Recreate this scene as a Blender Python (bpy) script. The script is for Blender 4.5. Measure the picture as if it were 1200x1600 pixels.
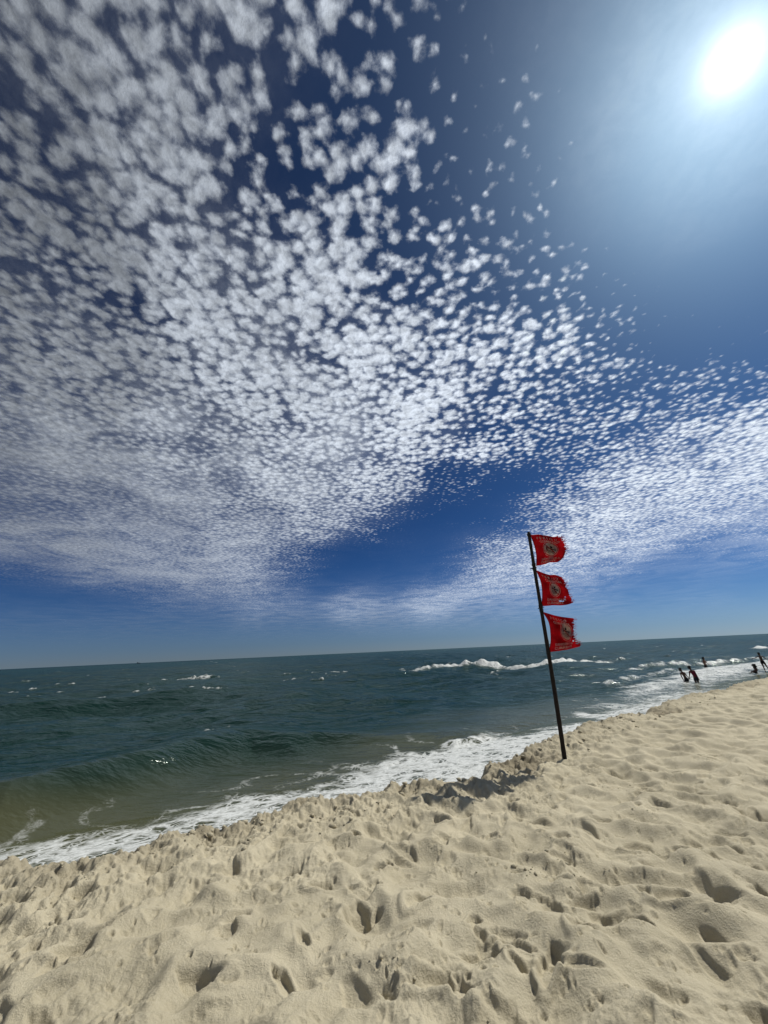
import bpy, bmesh, math, random
import numpy as np
from mathutils import Matrix, Vector

scene = bpy.context.scene
for o in list(bpy.data.objects):
    bpy.data.objects.remove(o, do_unlink=True)
C = scene.collection
R = math.radians

# ------------------------------------------------------------------ camera
CAM_Z = 2.8                       # eye above still water; the dry sand is about 1.2 m up
PITCH, ROLL = R(19.95), R(2.672)
fw = Vector((0, math.cos(PITCH), math.sin(PITCH)))
up0 = Vector((0, -math.sin(PITCH), math.cos(PITCH)))
rt0 = Vector((1, 0, 0))
rt = rt0 * math.cos(ROLL) - up0 * math.sin(ROLL)
up = rt0 * math.sin(ROLL) + up0 * math.cos(ROLL)
cam_data = bpy.data.cameras.new('camera')
cam = bpy.data.objects.new('camera', cam_data)
C.objects.link(cam)
cam.matrix_world = Matrix(((rt.x, up.x, -fw.x, 0), (rt.y, up.y, -fw.y, 0),
                           (rt.z, up.z, -fw.z, CAM_Z), (0, 0, 0, 1)))
cam_data.sensor_fit = 'HORIZONTAL'
cam_data.sensor_width = 36.0
cam_data.lens = 18.0              # ultra-wide phone lens, 90 degrees across
cam_data.clip_start = 0.05
cam_data.clip_end = 400000.0
scene.camera = cam

# ------------------------------------------------------------------ sky and sun
SUN = Vector((0.5374, 0.3094, 0.7845)).normalized()
SUN_EL = math.asin(SUN.z)
SUN_AZ = math.atan2(SUN.x, SUN.y)          # clockwise from +Y
world = bpy.data.worlds.new('World')
scene.world = world
world.use_nodes = True
wn, wl = world.node_tree.nodes, world.node_tree.links
wn.clear()
w_out = wn.new('ShaderNodeOutputWorld')
w_bg = wn.new('ShaderNodeBackground')
w_sky = wn.new('ShaderNodeTexSky')
w_sky.sky_type = 'NISHITA'
w_sky.sun_disc = False
w_sky.sun_elevation = SUN_EL
w_sky.sun_rotation = SUN_AZ
w_sky.altitude = 0
w_sky.air_density = 0.5
w_sky.dust_density = 0.6
w_sky.ozone_density = 3.0
w_gam = wn.new('ShaderNodeGamma'); w_gam.inputs['Gamma'].default_value = 1.5
w_tint = wn.new('ShaderNodeMix'); w_tint.data_type = 'RGBA'; w_tint.blend_type = 'MULTIPLY'
w_tint.inputs['Factor'].default_value = 1.0
w_tint.inputs['B'].default_value = (0.195, 0.41, 0.52, 1)
# the bright aureole of scattered light round the sun itself
w_geo = wn.new('ShaderNodeTexCoord')
w_dot = wn.new('ShaderNodeVectorMath'); w_dot.operation = 'DOT_PRODUCT'
w_dot.inputs[1].default_value = SUN
wl.new(w_geo.outputs['Generated'], w_dot.inputs[0])
def wmath(op, a, b=None, clamp=False):
    n = wn.new('ShaderNodeMath'); n.operation = op; n.use_clamp = clamp
    for i, v in enumerate((a, b)):
        if v is None: continue
        if isinstance(v, (int, float)): n.inputs[i].default_value = v
        else: wl.new(v, n.inputs[i])
    return n.outputs[0]
ang = wmath('ARCCOSINE', wmath('MINIMUM', w_dot.outputs['Value'], 0.999999))
core = wmath('MULTIPLY', wmath('POWER', math.e, wmath('MULTIPLY', ang, -1 / R(1.0))), 60.0)
halo = wmath('MULTIPLY', wmath('POWER', math.e, wmath('MULTIPLY', ang, -1 / R(9.0))), 8.5)
glow = wmath('ADD', core, halo)
w_gc = wn.new('ShaderNodeCombineXYZ')
for i, k in enumerate((0.97, 1.0, 1.0)):
    wl.new(wmath('MULTIPLY', glow, k), w_gc.inputs[i])
# close to the horizon the air is hazy: the sky there keeps the tint it has a few degrees up
w_sep = wn.new('ShaderNodeSeparateXYZ'); wl.new(w_geo.outputs['Generated'], w_sep.inputs[0])
w_com = wn.new('ShaderNodeCombineXYZ')
wl.new(w_sep.outputs[0], w_com.inputs[0]); wl.new(w_sep.outputs[1], w_com.inputs[1])
wl.new(wmath('SQRT', wmath('ADD', wmath('MULTIPLY', w_sep.outputs[2], w_sep.outputs[2]), 0.0020)), w_com.inputs[2])
wl.new(w_com.outputs[0], w_sky.inputs['Vector'])
w_add = wn.new('ShaderNodeVectorMath'); w_add.operation = 'ADD'
wl.new(w_sky.outputs['Color'], w_gam.inputs['Color'])
wl.new(w_gam.outputs['Color'], w_tint.inputs['A'])
# haze pales the lowest few degrees of sky all round
w_bw = wn.new('ShaderNodeRGBToBW'); wl.new(w_tint.outputs['Result'], w_bw.inputs[0])
w_hz = wn.new('ShaderNodeCombineXYZ')
for i, k in enumerate((0.93, 1.08, 1.12)):
    wl.new(wmath('MULTIPLY', w_bw.outputs[0], k), w_hz.inputs[i])
w_mix = wn.new('ShaderNodeMix'); w_mix.data_type = 'RGBA'
wl.new(wmath('MULTIPLY', wmath('POWER', math.e, wmath('MULTIPLY', wmath('ABSOLUTE', w_sep.outputs[2]), -1 / 0.075)), 0.8), w_mix.inputs['Factor'])
wl.new(w_tint.outputs['Result'], w_mix.inputs['A']); wl.new(w_hz.outputs[0], w_mix.inputs['B'])
wl.new(w_mix.outputs['Result'], w_add.inputs[0])
wl.new(w_gc.outputs[0], w_add.inputs[1])
wl.new(w_add.outputs[0], w_bg.inputs['Color'])
w_bg.inputs['Strength'].default_value = 0.05
wl.new(w_bg.outputs['Background'], w_out.inputs['Surface'])

sun_data = bpy.data.lights.new('sun', 'SUN')
sun_data.energy = 4.4
sun_data.angle = R(0.53)
sun_data.color = (1.0, 0.955, 0.87)
sun = bpy.data.objects.new('sun', sun_data)
C.objects.link(sun)
sun.rotation_euler = SUN.to_track_quat('Z', 'Y').to_euler()
sun.location = SUN * 60

scene.view_settings.view_transform = 'Standard'
scene.view_settings.look = 'None'
scene.view_settings.exposure = 0.0
scene.view_settings.gamma = 1.0
scene.view_settings.use_curve_mapping = False
scene.cycles.use_denoising = True
scene.cycles.max_bounces = 6
scene.cycles.diffuse_bounces = 1
scene.cycles.transparent_max_bounces = 12
scene.cycles.caustics_reflective = False
scene.cycles.caustics_refractive = False

# ------------------------------------------------------------------ helpers
def node(nt, kind, **kw):
    n = nt.nodes.new('ShaderNode' + kind)
    for k, v in kw.items():
        setattr(n, k, v)
    return n

def put(nt, sock, v):
    if isinstance(v, bpy.types.NodeSocket): nt.links.new(v, sock)
    elif v is not None: sock.default_value = v

def mth(nt, op, a, b=None, c=None, clamp=False):
    n = node(nt, 'Math', operation=op, use_clamp=clamp)
    for i, v in enumerate((a, b, c)):
        put(nt, n.inputs[i], v)
    return n.outputs[0]

def ramp(nt, v, lo, hi, o0=0.0, o1=1.0, smooth=True):
    n = node(nt, 'MapRange', interpolation_type='SMOOTHSTEP' if smooth else 'LINEAR')
    for k, x in (('Value', v), ('From Min', lo), ('From Max', hi), ('To Min', o0), ('To Max', o1)):
        put(nt, n.inputs[k], x)
    return n.outputs['Result']

def noise(nt, vec, scale, detail=3.0, rough=0.5, dist=0.0, dims='3D'):
    n = node(nt, 'TexNoise', noise_dimensions=dims)
    put(nt, n.inputs['Vector'], vec)
    n.inputs['Scale'].default_value = scale
    n.inputs['Detail'].default_value = detail
    n.inputs['Roughness'].default_value = rough
    n.inputs['Distortion'].default_value = dist
    return n.outputs['Fac']

def mixc(nt, f, a, b):
    n = node(nt, 'Mix', data_type='RGBA')
    put(nt, n.inputs['Factor'], f); put(nt, n.inputs['A'], a); put(nt, n.inputs['B'], b)
    return n.outputs['Result']

def attr(nt, name):
    return node(nt, 'Attribute', attribute_name=name).outputs['Fac']

def new_mat(name):
    m = bpy.data.materials.new(name); m.use_nodes = True
    m.node_tree.nodes.clear()
    return m, m.node_tree

def finish(nt, shader):
    o = node(nt, 'OutputMaterial'); nt.links.new(shader, o.inputs['Surface'])

def tag(o, label=None, cat=None, group=None, kind=None):
    for k, v in (('label', label), ('category', cat), ('group', group), ('kind', kind)):
        if v: o[k] = v
    return o

def grid_mesh(name, X, Y, Z, keep=None, attrs=None, wrap=False):
    """A mesh from 2-D arrays of positions; keep masks faces, attrs are per-vertex floats."""
    n, m = X.shape
    idx = np.arange(n * m, dtype=np.int32).reshape(n, m)
    if wrap:
        idx = np.concatenate([idx, idx[:, :1]], axis=1)
    q = np.stack([idx[:-1, :-1], idx[:-1, 1:], idx[1:, 1:], idx[1:, :-1]], -1)
    if keep is not None:
        q = q[keep]
    q = q.reshape(-1, 4)
    used = np.zeros(n * m, bool); used[q.ravel()] = True
    remap = np.cumsum(used, dtype=np.int32) - 1
    q = remap[q]
    co = np.stack([X, Y, Z], -1).reshape(-1, 3)[used].astype(np.float32)
    me = bpy.data.meshes.new(name)
    me.vertices.add(len(co)); me.vertices.foreach_set('co', co.ravel())
    me.loops.add(q.size); me.loops.foreach_set('vertex_index', q.ravel().astype(np.int32))
    me.polygons.add(len(q))
    me.polygons.foreach_set('loop_start', np.arange(0, q.size, 4, dtype=np.int32))
    me.polygons.foreach_set('use_smooth', np.ones(len(q), bool))
    for k, a in (attrs or {}).items():
        at = me.attributes.new(k, 'FLOAT', 'POINT')
        at.data.foreach_set('value', a.reshape(-1)[used].astype(np.float32))
    me.update(calc_edges=True)
    return me

def link(name, me, mat, parent=None):
    o = bpy.data.objects.new(name, me)
    C.objects.link(o)
    if mat is not None and not me.materials: me.materials.append(mat)
    if parent is not None: o.parent = parent
    return o
# ------------------------------------------------------------------ clouds: a sheet of altocumulus 3 km up
CLOUD_H = 3000.0
# (direction of a patch as seen from the beach: azimuth deg right of north, elevation deg) -> coverage, painted shade, veil
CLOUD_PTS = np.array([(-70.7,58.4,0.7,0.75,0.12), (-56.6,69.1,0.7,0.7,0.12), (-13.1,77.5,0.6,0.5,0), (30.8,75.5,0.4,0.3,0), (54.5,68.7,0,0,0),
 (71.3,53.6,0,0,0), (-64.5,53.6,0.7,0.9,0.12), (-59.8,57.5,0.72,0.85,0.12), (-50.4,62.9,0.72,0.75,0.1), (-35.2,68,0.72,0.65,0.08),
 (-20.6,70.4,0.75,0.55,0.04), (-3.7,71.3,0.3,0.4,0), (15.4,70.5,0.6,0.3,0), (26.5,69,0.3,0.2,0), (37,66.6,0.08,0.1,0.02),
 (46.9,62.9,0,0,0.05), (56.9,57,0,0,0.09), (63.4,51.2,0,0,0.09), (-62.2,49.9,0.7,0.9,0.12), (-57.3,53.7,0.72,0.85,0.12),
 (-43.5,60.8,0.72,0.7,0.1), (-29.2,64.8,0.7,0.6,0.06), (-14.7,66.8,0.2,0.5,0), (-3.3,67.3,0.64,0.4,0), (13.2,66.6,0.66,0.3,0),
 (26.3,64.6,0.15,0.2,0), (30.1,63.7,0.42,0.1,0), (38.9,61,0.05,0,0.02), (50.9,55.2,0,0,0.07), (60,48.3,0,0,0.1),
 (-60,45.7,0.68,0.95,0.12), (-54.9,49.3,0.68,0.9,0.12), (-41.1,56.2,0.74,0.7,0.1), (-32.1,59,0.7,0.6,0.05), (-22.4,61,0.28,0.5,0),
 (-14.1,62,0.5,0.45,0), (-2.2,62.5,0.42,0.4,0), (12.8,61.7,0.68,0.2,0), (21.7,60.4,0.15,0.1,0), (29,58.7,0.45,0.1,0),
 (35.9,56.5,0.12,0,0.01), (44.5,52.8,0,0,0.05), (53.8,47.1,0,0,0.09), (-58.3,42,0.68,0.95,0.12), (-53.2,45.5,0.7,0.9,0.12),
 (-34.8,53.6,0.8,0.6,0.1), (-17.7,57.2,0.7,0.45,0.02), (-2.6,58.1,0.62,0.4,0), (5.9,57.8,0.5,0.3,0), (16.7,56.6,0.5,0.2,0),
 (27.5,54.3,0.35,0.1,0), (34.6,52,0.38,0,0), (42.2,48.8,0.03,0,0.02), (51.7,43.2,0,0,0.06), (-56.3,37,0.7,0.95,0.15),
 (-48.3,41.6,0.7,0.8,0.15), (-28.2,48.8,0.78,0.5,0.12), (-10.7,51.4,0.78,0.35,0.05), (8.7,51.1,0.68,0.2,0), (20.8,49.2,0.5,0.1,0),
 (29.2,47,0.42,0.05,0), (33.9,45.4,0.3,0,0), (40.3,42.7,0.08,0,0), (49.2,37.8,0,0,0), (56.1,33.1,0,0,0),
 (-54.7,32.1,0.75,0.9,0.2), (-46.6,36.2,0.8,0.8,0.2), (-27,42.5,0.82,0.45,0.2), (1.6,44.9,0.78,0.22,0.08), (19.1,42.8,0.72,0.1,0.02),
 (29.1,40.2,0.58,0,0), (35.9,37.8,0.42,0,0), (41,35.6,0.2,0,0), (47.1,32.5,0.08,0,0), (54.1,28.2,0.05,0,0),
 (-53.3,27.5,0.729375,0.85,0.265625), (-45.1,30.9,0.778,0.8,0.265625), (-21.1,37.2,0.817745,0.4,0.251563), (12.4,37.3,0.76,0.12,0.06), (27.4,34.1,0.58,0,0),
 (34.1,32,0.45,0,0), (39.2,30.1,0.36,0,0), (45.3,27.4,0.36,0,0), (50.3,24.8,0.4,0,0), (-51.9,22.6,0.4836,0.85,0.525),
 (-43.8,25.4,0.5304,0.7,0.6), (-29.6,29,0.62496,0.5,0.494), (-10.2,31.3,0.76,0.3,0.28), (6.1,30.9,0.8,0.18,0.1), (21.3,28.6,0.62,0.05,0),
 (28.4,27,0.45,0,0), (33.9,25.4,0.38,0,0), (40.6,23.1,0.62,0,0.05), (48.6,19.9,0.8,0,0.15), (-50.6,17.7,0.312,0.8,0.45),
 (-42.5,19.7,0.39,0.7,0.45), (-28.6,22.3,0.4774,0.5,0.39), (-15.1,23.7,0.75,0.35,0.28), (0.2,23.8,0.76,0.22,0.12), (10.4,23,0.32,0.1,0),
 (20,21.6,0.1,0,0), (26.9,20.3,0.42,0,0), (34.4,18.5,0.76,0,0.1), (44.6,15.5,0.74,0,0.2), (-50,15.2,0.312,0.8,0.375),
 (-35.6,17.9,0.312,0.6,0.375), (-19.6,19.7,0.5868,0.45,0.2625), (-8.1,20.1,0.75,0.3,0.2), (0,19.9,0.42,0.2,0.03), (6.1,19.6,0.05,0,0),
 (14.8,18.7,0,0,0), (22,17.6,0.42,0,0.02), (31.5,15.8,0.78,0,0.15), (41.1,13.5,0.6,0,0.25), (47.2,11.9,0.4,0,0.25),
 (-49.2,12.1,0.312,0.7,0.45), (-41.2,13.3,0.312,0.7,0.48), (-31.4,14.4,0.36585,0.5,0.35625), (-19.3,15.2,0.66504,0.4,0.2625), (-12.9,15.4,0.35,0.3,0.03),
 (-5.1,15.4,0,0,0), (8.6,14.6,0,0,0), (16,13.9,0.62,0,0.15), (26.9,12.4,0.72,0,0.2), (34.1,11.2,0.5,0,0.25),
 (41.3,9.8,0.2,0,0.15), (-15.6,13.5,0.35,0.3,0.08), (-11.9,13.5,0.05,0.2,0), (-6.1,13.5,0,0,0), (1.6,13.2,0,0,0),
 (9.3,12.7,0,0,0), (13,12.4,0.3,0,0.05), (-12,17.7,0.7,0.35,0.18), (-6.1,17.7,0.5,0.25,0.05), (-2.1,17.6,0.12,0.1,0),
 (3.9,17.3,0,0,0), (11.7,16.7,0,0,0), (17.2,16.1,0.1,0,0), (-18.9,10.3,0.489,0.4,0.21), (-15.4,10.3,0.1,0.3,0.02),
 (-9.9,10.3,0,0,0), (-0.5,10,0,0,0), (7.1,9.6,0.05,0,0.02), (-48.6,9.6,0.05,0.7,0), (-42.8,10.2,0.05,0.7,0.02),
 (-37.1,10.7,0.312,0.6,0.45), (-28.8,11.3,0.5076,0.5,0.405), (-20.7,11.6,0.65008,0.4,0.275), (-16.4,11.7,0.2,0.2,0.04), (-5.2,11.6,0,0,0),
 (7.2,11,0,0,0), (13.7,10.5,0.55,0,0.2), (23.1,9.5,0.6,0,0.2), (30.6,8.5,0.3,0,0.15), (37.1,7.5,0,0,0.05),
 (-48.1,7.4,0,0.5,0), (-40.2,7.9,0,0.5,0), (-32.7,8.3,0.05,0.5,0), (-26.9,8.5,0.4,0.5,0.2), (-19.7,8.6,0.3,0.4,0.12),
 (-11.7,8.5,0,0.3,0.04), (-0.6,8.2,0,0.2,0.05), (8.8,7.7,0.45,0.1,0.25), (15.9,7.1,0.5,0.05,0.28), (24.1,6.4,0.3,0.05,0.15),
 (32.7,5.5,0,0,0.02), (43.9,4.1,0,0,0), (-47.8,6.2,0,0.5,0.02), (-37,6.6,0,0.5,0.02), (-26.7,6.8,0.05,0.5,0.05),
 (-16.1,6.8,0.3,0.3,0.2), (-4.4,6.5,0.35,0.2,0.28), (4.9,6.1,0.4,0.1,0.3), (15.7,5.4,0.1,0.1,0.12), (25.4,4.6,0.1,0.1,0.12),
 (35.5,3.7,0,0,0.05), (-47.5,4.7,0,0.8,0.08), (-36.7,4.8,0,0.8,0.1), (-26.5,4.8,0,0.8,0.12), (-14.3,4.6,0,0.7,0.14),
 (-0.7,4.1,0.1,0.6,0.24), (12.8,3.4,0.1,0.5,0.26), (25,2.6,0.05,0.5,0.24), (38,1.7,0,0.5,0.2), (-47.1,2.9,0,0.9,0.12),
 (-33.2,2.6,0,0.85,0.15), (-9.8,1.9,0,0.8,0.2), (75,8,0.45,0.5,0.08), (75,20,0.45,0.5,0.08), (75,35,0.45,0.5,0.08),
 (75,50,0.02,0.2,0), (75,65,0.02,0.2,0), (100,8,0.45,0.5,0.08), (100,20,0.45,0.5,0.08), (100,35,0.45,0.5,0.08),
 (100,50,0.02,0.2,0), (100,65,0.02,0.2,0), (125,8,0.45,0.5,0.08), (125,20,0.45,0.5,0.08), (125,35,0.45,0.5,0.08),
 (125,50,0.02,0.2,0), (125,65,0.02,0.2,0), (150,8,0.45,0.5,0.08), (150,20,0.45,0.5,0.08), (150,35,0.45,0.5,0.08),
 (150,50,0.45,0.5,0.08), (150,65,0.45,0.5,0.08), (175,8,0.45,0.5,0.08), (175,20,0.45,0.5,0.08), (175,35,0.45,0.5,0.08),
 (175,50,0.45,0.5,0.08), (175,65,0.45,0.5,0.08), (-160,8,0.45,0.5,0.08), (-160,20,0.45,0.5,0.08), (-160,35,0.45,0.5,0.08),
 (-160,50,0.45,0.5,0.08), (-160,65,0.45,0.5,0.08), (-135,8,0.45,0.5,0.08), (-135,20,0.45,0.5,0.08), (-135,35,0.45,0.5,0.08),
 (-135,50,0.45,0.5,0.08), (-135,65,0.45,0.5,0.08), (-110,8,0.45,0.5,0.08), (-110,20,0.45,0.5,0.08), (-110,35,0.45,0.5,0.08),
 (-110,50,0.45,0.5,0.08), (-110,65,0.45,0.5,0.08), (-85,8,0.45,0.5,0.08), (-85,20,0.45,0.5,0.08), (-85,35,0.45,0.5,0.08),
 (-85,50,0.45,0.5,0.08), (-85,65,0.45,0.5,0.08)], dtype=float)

def cloud_fields(az, el):
    """Interpolate the patches of cloud cover, smoothly, over directions."""
    d = np.stack([np.sin(az) * np.cos(el), np.cos(az) * np.cos(el), np.sin(el)], -1)
    pa, pe = np.radians(CLOUD_PTS[:, 0]), np.radians(CLOUD_PTS[:, 1])
    p = np.stack([np.sin(pa) * np.cos(pe), np.cos(pa) * np.cos(pe), np.sin(pe)], -1)
    out = []
    sh = d.shape[:-1]
    d = d.reshape(-1, 3)
    res = np.zeros((len(d), 3))
    for i in range(0, len(d), 20000):
        dd = d[i:i + 20000]
        # low in the sky the same angle covers more sheet: patches are flat there
        diff = dd[:, None, :] - p[None]
        q = diff[..., 0] ** 2 + diff[..., 1] ** 2 + (diff[..., 2] * 2.2) ** 2
        w = np.exp(-q / (2 * 0.050 ** 2)) + 1e-3 / (q + 0.003) ** 0.5 * np.exp(-q * 8)
        res[i:i + 20000] = (w @ CLOUD_PTS[:, 2:5]) / w.sum(1, keepdims=True)
    return [res[:, k].reshape(sh) for k in range(3)]

zen = np.concatenate([np.linspace(0.0, R(70), 150), np.linspace(R(70.3), R(88.6), 190)])
caz = np.linspace(-math.pi, math.pi, 480, endpoint=False)
ZZ, AA = np.meshgrid(zen, caz, indexing='ij')
RR = CLOUD_H * np.tan(ZZ)
cov, cloud_shade, veil = cloud_fields(AA, math.pi / 2 - ZZ)
far = np.clip((R(88.5) - ZZ) / R(3.5), 0, 1)
veil = veil * far; cov = (cov ** 0.85 + 0.07 * np.exp(-((cov - 0.42) / 0.13) ** 2)) * np.clip(far * 1.5, 0, 1)
cloud_shade = cloud_shade * 0.88
soft = np.clip((ZZ - R(58)) / R(22), 0, 1) * np.clip(0.55 - AA * 0.9, 0.35, 1.25)

def cloud_material(name, lift, seed):
    m, nt = new_mat(name)
    tc = node(nt, 'TexCoord')
    mp = node(nt, 'Mapping'); mp.vector_type = 'POINT'
    mp.inputs['Scale'].default_value = (1 / CLOUD_H,) * 3
    mp.inputs['Location'].default_value = (seed, seed * 0.7, 0)
    nt.links.new(tc.outputs['Object'], mp.inputs['Vector'])
    P = mp.outputs['Vector']
    # warp so that the cells are not round
    wn_ = node(nt, 'TexNoise', noise_dimensions='2D'); nt.links.new(P, wn_.inputs['Vector'])
    wn_.inputs['Scale'].default_value = 12; wn_.inputs['Detail'].default_value = 1.2
    sub = node(nt, 'VectorMath', operation='SUBTRACT'); nt.links.new(wn_.outputs['Color'], sub.inputs[0]); sub.inputs[1].default_value = (.5, .5, .5)
    scl = node(nt, 'VectorMath', operation='SCALE'); nt.links.new(sub.outputs[0], scl.inputs[0]); scl.inputs['Scale'].default_value = 0.026
    add = node(nt, 'VectorMath', operation='ADD'); nt.links.new(P, add.inputs[0]); nt.links.new(scl.outputs[0], add.inputs[1])
    W = add.outputs[0]
    vo = node(nt, 'TexVoronoi', voronoi_dimensions='2D', feature='SMOOTH_F1')
    vo.inputs['Scale'].default_value = 25.0; vo.inputs['Smoothness'].default_value = 0.5
    vo.inputs['Randomness'].default_value = 0.95
    nt.links.new(W, vo.inputs['Vector'])
    cell = mth(nt, 'SUBTRACT', 1.0, mth(nt, 'MULTIPLY', vo.outputs['Distance'], 1.35))
    vo2 = node(nt, 'TexVoronoi', voronoi_dimensions='2D', feature='SMOOTH_F1')
    vo2.inputs['Scale'].default_value = 62.0; vo2.inputs['Smoothness'].default_value = 0.5; nt.links.new(W, vo2.inputs['Vector'])
    puff = mth(nt, 'SUBTRACT', 0.45, vo2.outputs['Distance'])
    big = noise(nt, P, 4.0, 2, 0.5, 0.3, '2D')
    mid = noise(nt, P, 11.0, 3, 0.55, 0.4, '2D')
    fine = noise(nt, P, 44.0, 8, 0.64, 0.1, '2D')
    dens = mth(nt, 'ADD', mth(nt, 'MULTIPLY', cell, 0.50), mth(nt, 'MULTIPLY', mid, 0.46))
    dens = mth(nt, 'ADD', dens, mth(nt, 'MULTIPLY', mth(nt, 'SUBTRACT', fine, 0.5), 0.48))
    dens = mth(nt, 'ADD', dens, mth(nt, 'MULTIPLY', puff, 0.16))
    dens = mth(nt, 'ADD', dens, mth(nt, 'MULTIPLY', mth(nt, 'SUBTRACT', big, 0.5), 0.55))
    cv = attr(nt, 'cover')
    th = mth(nt, 'SUBTRACT', 0.97 + lift, mth(nt, 'MULTIPLY', cv, 0.86))
    d = mth(nt, 'SUBTRACT', dens, th)
    sf = mth(nt, 'MULTIPLY', attr(nt, 'soft'), 0.42)
    a = ramp(nt, d, mth(nt, 'SUBTRACT', -0.09, sf), mth(nt, 'ADD', 0.34, sf))
    a = mth(nt, 'MULTIPLY', a, ramp(nt, cv, 0.02, 0.12))
    tk = attr(nt, 'painted_shade')
    # faint veil between the cloudlets
    vl = mth(nt, 'MULTIPLY', attr(nt, 'veil'), ramp(nt, noise(nt, P, 1.6, 8, 0.62, 0.5, '2D'), 0.3, 0.7, 0.35, 1.45))
    a = mth(nt, 'MULTIPLY', a, 0.94)
    a = mth(nt, 'SUBTRACT', 1.0, mth(nt, 'MULTIPLY', mth(nt, 'SUBTRACT', 1.0, a), mth(nt, 'SUBTRACT', 1.0, mth(nt, 'MINIMUM', vl, 0.9))))
    bump = node(nt, 'Bump'); bump.inputs['Strength'].default_value = 0.28; bump.inputs['Distance'].default_value = 90.0
    nt.links.new(mth(nt, 'MINIMUM', d, 0.5), bump.inputs['Height'])
    tr = node(nt, 'BsdfTranslucent'); nt.links.new(bump.outputs[0], tr.inputs['Normal'])
    # shade painted into the cloud colour: greyer to the left, bright near the sun
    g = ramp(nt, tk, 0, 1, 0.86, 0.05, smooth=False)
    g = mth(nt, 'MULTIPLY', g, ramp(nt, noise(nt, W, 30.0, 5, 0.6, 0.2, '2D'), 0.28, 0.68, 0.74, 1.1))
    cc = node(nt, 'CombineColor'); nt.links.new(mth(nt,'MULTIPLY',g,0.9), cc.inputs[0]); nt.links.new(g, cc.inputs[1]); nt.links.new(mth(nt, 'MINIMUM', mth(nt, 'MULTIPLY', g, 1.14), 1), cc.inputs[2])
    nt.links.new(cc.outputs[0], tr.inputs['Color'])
    tp = node(nt, 'BsdfTransparent')
    mx = node(nt, 'MixShader'); nt.links.new(a, mx.inputs[0]); nt.links.new(tp.outputs[0], mx.inputs[1]); nt.links.new(tr.outputs[0], mx.inputs[2])
    finish(nt, mx.outputs[0])
    return m

cl = link('cloud_layer', grid_mesh('cloud_layer', RR * np.sin(AA), RR * np.cos(AA), np.full_like(RR, CLOUD_H), attrs={'cover': cov, 'painted_shade': cloud_shade, 'veil': veil, 'soft': soft}, wrap=True), cloud_material('cloud', 0.0, 0.0))
tag(cl, 'white broken altocumulus cloud sheet across the blue sky', 'clouds', kind='stuff')

# ------------------------------------------------------------------ numpy noise
_rng = np.random.default_rng(7)
_ga = _rng.uniform(0, 2 * np.pi, (256, 256))
_GX, _GY = np.cos(_ga), np.sin(_ga)
def gnoise(x, y, seed=0):
    """2-D gradient noise, about -0.7..0.7."""
    x = x + seed * 17.31; y = y + seed * 9.77
    xi = np.floor(x).astype(np.int64); yi = np.floor(y).astype(np.int64)
    fx = x - xi; fy = y - yi
    u = fx * fx * fx * (fx * (fx * 6 - 15) + 10); v = fy * fy * fy * (fy * (fy * 6 - 15) + 10)
    def g(i, j, dx, dy):
        a = (xi + i) & 255; b = (yi + j) & 255
        return _GX[a, b] * dx + _GY[a, b] * dy
    n00 = g(0, 0, fx, fy); n10 = g(1, 0, fx - 1, fy); n01 = g(0, 1, fx, fy - 1); n11 = g(1, 1, fx - 1, fy - 1)
    return (n00 * (1 - u) + n10 * u) * (1 - v) + (n01 * (1 - u) + n11 * u) * v
def fbm(x, y, seed=0, octaves=4, gain=0.5):
    s = 0; a = 1.0
    for k in range(octaves):
        s = s + a * gnoise(x * 2 ** k, y * 2 ** k, seed + k * 3.1); a *= gain
    return s
_jx, _jy = _rng.random((256, 256)), _rng.random((256, 256))
def bowls(x, y, seed=0):
    """Rounded hollows meeting in crests: squared distance to the nearest of jittered points."""
    x = x + seed * 13.7; y = y + seed * 7.3
    xi = np.floor(x).astype(np.int64); yi = np.floor(y).astype(np.int64)
    best = np.zeros(x.shape)
    for i in (-1, 0, 1):
        for j in (-1, 0, 1):
            a = (xi + i) & 255; b = (yi + j) & 255
            d = (x - xi - i - _jx[a, b]) ** 2 + (y - yi - j - _jy[a, b]) ** 2
            best += np.exp(-9.0 * d)           # soft minimum
    return -np.log(best + 1e-9) / 9.0
def sstep(a, b, x):
    t = np.clip((x - a) / (b - a), 0, 1); return t * t * (3 - 2 * t)

# ------------------------------------------------------------------ the shore in plan
# lip of the eroded sand bank (x rises along it, the sea lies on its +y side)
LIP = np.array([(-400, -215), (-60, -25), (-30, -9.5), (-12, 0.4), (-6, 3.1), (-3.48, 4.14), (-3.08, 4.06), (-2.64, 4.0),
                (-2.42, 4.25), (-2.26, 4.66), (-1.96, 4.86), (-1.53, 4.97), (-1.06, 5.38), (-0.47, 5.52), (-0.16, 5.62),
                (0.0, 5.76), (0.40, 5.70), (0.95, 5.72), (1.18, 6.0), (1.30, 6.30), (1.81, 6.98), (2.58, 7.66), (3.43, 8.29), (4.2, 9.12),
                (5.95, 10.19), (6.74, 10.93), (9.03, 12.68), (10.53, 13.35), (12.09, 14.95), (14.29, 16.12), (25, 23.5),
                (45, 38), (100, 76), (700, 480)], float)
SHORE = np.array([(-400, -215), (-60, -25), (-30, -9.5), (-12, 0.2), (-6, 3.0), (-3.5, 4.2), (-1, 5.4), (1.3, 6.1), (4.2, 9.1),
                  (9, 12.7), (14.3, 16.1), (25, 23.5), (45, 38), (100, 76), (700, 480)], float)
T0 = -425.5       # arc length offset so that t grows through about 60..125 in view

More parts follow.
